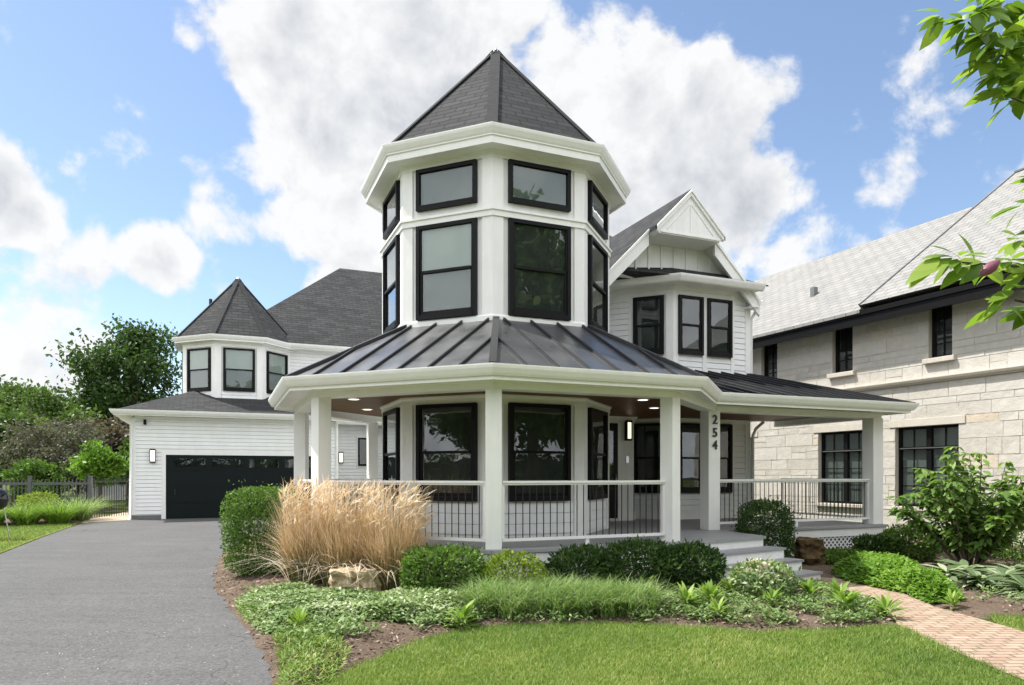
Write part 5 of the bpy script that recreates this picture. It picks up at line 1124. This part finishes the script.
# ---------------------------------------------------------------- trees
def tree(name, x, y, h, cr, ch, n, leaf, ls, label, group=None, lobes=26, gap=.55, trunk=.2, lean=0, seed=1, flat=1.0, droop=0.0, z=None):
    root = empty(name, (x, y, float(hz(y)))); tag(root, label, 'tree', group); r_ = np.random.default_rng(seed)
    c0 = Vector((lean, 0, h-ch/2)); m = MB(); tips = []
    m.tube([(0, 0, -.2), (lean*.2, .05, (h-ch)*.6), (lean*.6, 0, h-ch*.75), (lean, 0, h-ch*.35)], [trunk*1.25, trunk, trunk*.75, trunk*.25], 9)
    for i in range(lobes):
        d = unit(r_.normal(size=3)); q = r_.uniform(.35, .86); t = Vector((d[0]*cr*q, d[1]*cr*q, d[2]*ch/2*q))+c0
        lr = r_.uniform(.20, .38)*min(cr, ch/2)*1.05; tips.append((t, lr))
        s = Vector((lean*.6, 0, h-ch*r_.uniform(.55, .9))); mid = s.lerp(t, .55)+Vector((0, 0, .08*ch)); m.tube([tuple(s), tuple(mid), tuple(t)], [trunk*.38, trunk*.2, .02], 5, False)
    m.build('trunk', BARK, root, uv=False)
    per = n//lobes; P = []; D = []
    for t, lr in tips:
        d = unit(r_.normal(size=(per, 3))); rad = lr*(.35+.75*r_.random(per)**.5)*(1+.35*r_.normal(size=per)*.5)
        p = np.array(t)+d*rad[:, None]*np.array([1.15, 1.15, .8*flat]); P.append(p); D.append(d)
    P = np.concatenate(P); D = np.concatenate(D); k = vnoise(P[:, :2]*1.0+P[:, 2:]*.6, 3.2/ls*.25, seed)+.5*r_.normal(size=len(P)) > -gap*1.2; P = P[k]; D = D[k]; nn_ = len(P)
    ax = unit(D*.5+r_.normal(size=(nn_, 3))*.8+np.array([0, 0, -droop])); nr = unit(r_.normal(size=(nn_, 3))*.8+np.array([0, 0, .8]))
    leaves('crown', P, ax, nr, ls*r_.uniform(.6, 1.35, nn_), .6, leaf, root, np.clip(.45+.22*vnoise(P[:, :2]+P[:, 2:], 1.5/ls*.3, seed+1)+r_.normal(size=nn_)*.2, 0, 1)); return root
T = tree
T('oak_tree', -22.9, 42, 11.2, 3.5, 8.4, 30000, L_TREE, .25, 'tall dark tree with open crown rising behind the garage', lobes=44, gap=.0, trunk=.28, seed=101)
T('maple_tree', -28.6, 44, 8.1, 4.2, 6.4, 17000, L_TREE2, .26, 'rounded mid green tree left of the tall dark tree', lobes=26, gap=.2, seed=102)
T('maple_tree', -34.5, 47, 8.2, 3.5, 6.4, 12000, L_TREE, .27, 'dark green tree at the left edge, behind the lime one', lobes=26, seed=103)
T('maple_tree', -25.0, 38, 6.0, 2.6, 4.8, 10000, L_TREE2, .23, 'low mid green tree just left below the tall dark tree', lobes=24, seed=110)
T('lime_tree', -25.2, 35.5, 5.0, 1.9, 3.8, 4200, L_LIME, .28, 'yellow green tree at the far left edge', lobes=16, seed=104)
T('weeping_tree', -20.6, 31, 4.4, 1.9, 3.9, 7500, L_OLIVE, .13, 'grey brown fine leaved tree at the left behind the fence', lobes=40, gap=.5, trunk=.12, seed=105, droop=.8)
T('weeping_tree', -18.6, 30, 4.0, 1.4, 3.5, 5500, L_OLIVE, .12, 'grey brown fine leaved tree nearer the garage, with hanging twigs', lobes=34, gap=.5, trunk=.1, seed=106, droop=.8)
T('bronze_tree', -18.9, 34.5, 4.9, 2.2, 3.3, 7000, L_PURPLE, .2, 'bronze leaved tree beside the garage corner', lobes=30, trunk=.12, seed=107)
T('small_tree', -16.2, 27.5, 2.75, 1.0, 1.9, 4600, L_GC, .15, 'small round bright green tree behind the fence by the garage', lobes=22, gap=.7, trunk=.08, seed=108)
T('columnar_evergreen', -14.05, 27.0, 3.0, .62, 3.0, 5500, L_YEW, .12, 'dark narrow evergreen at the garage corner', lobes=26, gap=.9, trunk=.07, seed=109)
T('green_tree', -16.2, 32, 3.6, 1.6, 3.0, 5000, L_TREE2, .22, 'mid green bushy tree behind the garage corner', lobes=20, gap=.8, trunk=.1, seed=111)
for i, (x, y, h, r) in enumerate(((-41, 50, 8.2, 4), (-47, 47, 8.5, 4.5), (-13, 55, 8.5, 4.5), (-3, 60, 9, 5), (12, 62, 9, 5), (26, 58, 9, 5))):
    T('background_tree', x, y, h, r, h*.8, 4500, L_TREE, .5, 'distant dark tree beyond the houses', 'distant trees hidden behind the houses', lobes=24, seed=120+i)
for i, (x, y, h, r, lab) in enumerate(((-9, -22, 11, 5.5, 'street tree across the road, opposite the porch'), (3, -20, 12, 6, 'large street tree across the road, opposite the front walk'), (14, -20, 13, 6, 'street tree across the road, opposite the limestone house'), (-22, -22, 11, 6, 'street tree across the road, opposite the driveway'), (-34, -20, 11, 6, 'street tree across the road, far to the left'), (26, -18, 12, 6, 'street tree across the road, far to the right'), (-48, -14, 11, 6, 'last street tree to the left across the road'), (15.5, -3.4, 15.5, 4.6, 'tall street tree beside the road near the limestone house'))):
    T('street_tree', x, y, h, r, h*.86, 8000, L_TREE2, .5, lab, 'street trees across the road', lobes=34, gap=1.2, trunk=.25, seed=130+i)
hg = empty('reflection_hedge', (0, -15.5, 0)); tag(hg, 'long hedge added across the road to darken the lower window reflections', 'hedge')  # unseen hedge, added to block bright sky in the porch window reflections
n = 16000; p = np.stack([rng.uniform(-50, 50, n), rng.uniform(-.9, .9, n), 3.2*rng.random(n)**.7], 1); p[:, 2] *= 1+.2*vnoise(p[:, :2], .9, 6)
leaves('foliage', p, rdir(n), rdir(n), .32*rng.uniform(.6, 1.3, n), .6, L_TREE2, hg); MB().box(-50, 50, -.6, .6, -.1, 2.6).build('twigs', BARK, hg)
T('green_tree', -23.6, 33, 4.6, 1.9, 4.2, 7000, L_TREE2, .2, 'mid green bushy tree at the far left, under the lime green one', lobes=26, gap=.9, trunk=.1, seed=112)
T('green_tree', -19.4, 28.5, 2.3, 1.2, 2.2, 4500, L_BOX, .14, 'low green bush in front of the grey brown trees, behind the fence', lobes=20, gap=.9, trunk=.06, seed=113)
# a neighbour's small house far behind the fence
fh = empty('distant_house', (-22.4, 40.5, .16), R(12)); tag(fh, 'small grey house with pale gable glimpsed between trees behind the fence', 'house')
MB().box(-2.2, 2.2, 0, 4, -.2, 2.4).build('wall', paint('pale_grey_siding', (.55, .56, .57), .7), fh)
m = MB(); m.slab([(-2.5, -.3, 2.3), (0, -.3, 3.9), (0, 4.2, 3.9), (-2.5, 4.2, 2.3)], .1); m.slab([(2.5, -.3, 2.3), (2.5, 4.2, 2.3), (0, 4.2, 3.9), (0, -.3, 3.9)], .1); m.build('roof', SLATE, fh)
MB().add([(-2.1, .0, 2.35), (2.1, .0, 2.35), (0, .0, 3.75)], [(0, 1, 2)]).build('gable', paint('grey_gable', (.3, .31, .33), .7), fh)
MB().box(-.45, .45, -.03, -.005, .9, 2.0).build('window', BLACK, fh)

# ---------------------------------------------------------------- magnolia reaching in at the right edge
mg = empty('magnolia_tree', (3.7, 3.05, 0)); tag(mg, 'magnolia with bright green leaves and one purple bud reaching in at the right edge', 'tree')
def mp_(px, py, Y): return Vector(((px-512)/700*Y-3.7, Y-3.05, 1.6+(475-py)/700*Y))
m = MB(); m.tube([(0, 0, -.1), (.03, .02, 1.0), (-.05, .05, 2.2), (.0, .0, 3.3), (.05, .05, 4.3)], [.085, .07, .055, .045, .02], 9)
br_ = [[(-.03, .04, 1.9), mp_(1090, 300, 2.7), mp_(1020, 266, 2.5), mp_(985, 264, 2.45), mp_(955, 262, 2.4)],
       [(-.05, .05, 2.2), mp_(1120, 330, 2.6), mp_(1060, 310, 2.5), mp_(1015, 300, 2.45)],
       [(0, 0, 2.9), mp_(1130, 120, 2.9), mp_(1040, 70, 2.7), mp_(1000, 55, 2.6), mp_(968, 22, 2.55)],
       [(0, 0, 2.7), mp_(1120, 160, 2.8), mp_(1050, 110, 2.6), mp_(1012, 98, 2.5)],
       [(0, 0, 3.2), mp_(1100, 30, 2.9), mp_(1040, -20, 2.7), mp_(1000, -40, 2.6)]]
for b in br_: m.tube([tuple(q) for q in b], [.018, .010, .006, .004, .003][:len(b)], 6)
for i in range(9):
    a = i*.75+.3; m.tube([(0, 0, 2.2+.2*i), (math.cos(a)*.5+.35, math.sin(a)*.6-.1, 2.6+.2*i), (math.cos(a)*.9+.6, math.sin(a)*1.0-.2, 3.0+.17*i)], [.02, .012, .004], 6)
m.build('trunk', BARK, mg, uv=False)
spots = [(978, 12, 2.5, 8), (1000, 8, 2.55, 9), (998, 38, 2.5, 7), (1010, 88, 2.5, 7), (1000, 74, 2.55, 6), (945, 14, 2.55, 5), (968, 22, 2.55, 8), (985, 34, 2.55, 8), (990, 62, 2.58, 8), (1006, 52, 2.6, 9), (1014, 20, 2.6, 9), (1018, 72, 2.55, 9), (1016, 100, 2.5, 6), (1030, 40, 2.6, 9), (1035, 90, 2.6, 9), (1040, 10, 2.6, 10), (990, -10, 2.6, 9),
         (958, 258, 2.4, 5), (985, 262, 2.45, 5), (1008, 262, 2.48, 7), (1018, 290, 2.46, 6), (1005, 306, 2.45, 5), (1030, 270, 2.5, 8), (1035, 310, 2.5, 8), (1020, 240, 2.55, 6), (1026, 205, 2.6, 4), (1050, 180, 2.6, 8), (1055, 230, 2.6, 8)]
P, A, N_, L_s = [], [], [], []
r_ = np.random.default_rng(9)
for (px, py, Y, k) in spots:
    c = mp_(px, py, Y)
    for j in range(int(k*1.5)):
        az = r_.uniform(0, 6.28); el = r_.uniform(-.75, .5); ax = np.array([math.cos(az)*math.cos(el)-.25, math.sin(az)*math.cos(el), math.sin(el)]); P.append(np.array(c)+ax*.015); A.append(ax); N_.append(r_.normal(size=3)*.4+np.array([0, -.35, 1])); L_s.append(r_.uniform(.06, .125))
# the long drooping leaf and its neighbours on the lower twig
for (px, py, dx, dz, L) in ((952, 258, -1, -.25, .17), (940, 256, -.9, -.6, .14), (962, 260, -.5, .4, .12), (975, 262, -.2, .7, .11), (970, 266, -.8, -.35, .12)):
    P.append(np.array(mp_(px, py, 2.4))); A.append(np.array([dx, -.15, dz])); N_.append(np.array([.1, -.5, .8])); L_s.append(L)
for i in range(420):
    a = r_.uniform(0, 6.28); q = r_.random()**.5; c = np.array([.75+math.cos(a)*1.0*q, -.2+math.sin(a)*1.1*q, r_.uniform(2.3, 4.5)]); P.append(c); A.append(r_.normal(size=3)); N_.append(r_.normal(size=3)*.4+np.array([0, 0, 1])); L_s.append(r_.uniform(.09, .15))
leaves('foliage', np.array(P), np.array(A), np.array(N_), np.array(L_s), .46, L_MAG, mg, K=5, curl=.35)
bc = mp_(990, 268, 2.38); m = MB(); d_ = Vector((-.75, -.1, -.55)).normalized()
m.tube([tuple(bc+d_*t) for t in (-.045, -.03, -.01, .015, .035, .05)], [.004, .012, .019, .018, .011, .002], 10); m.build('flower_bud', L_BUD, mg, uv=False)
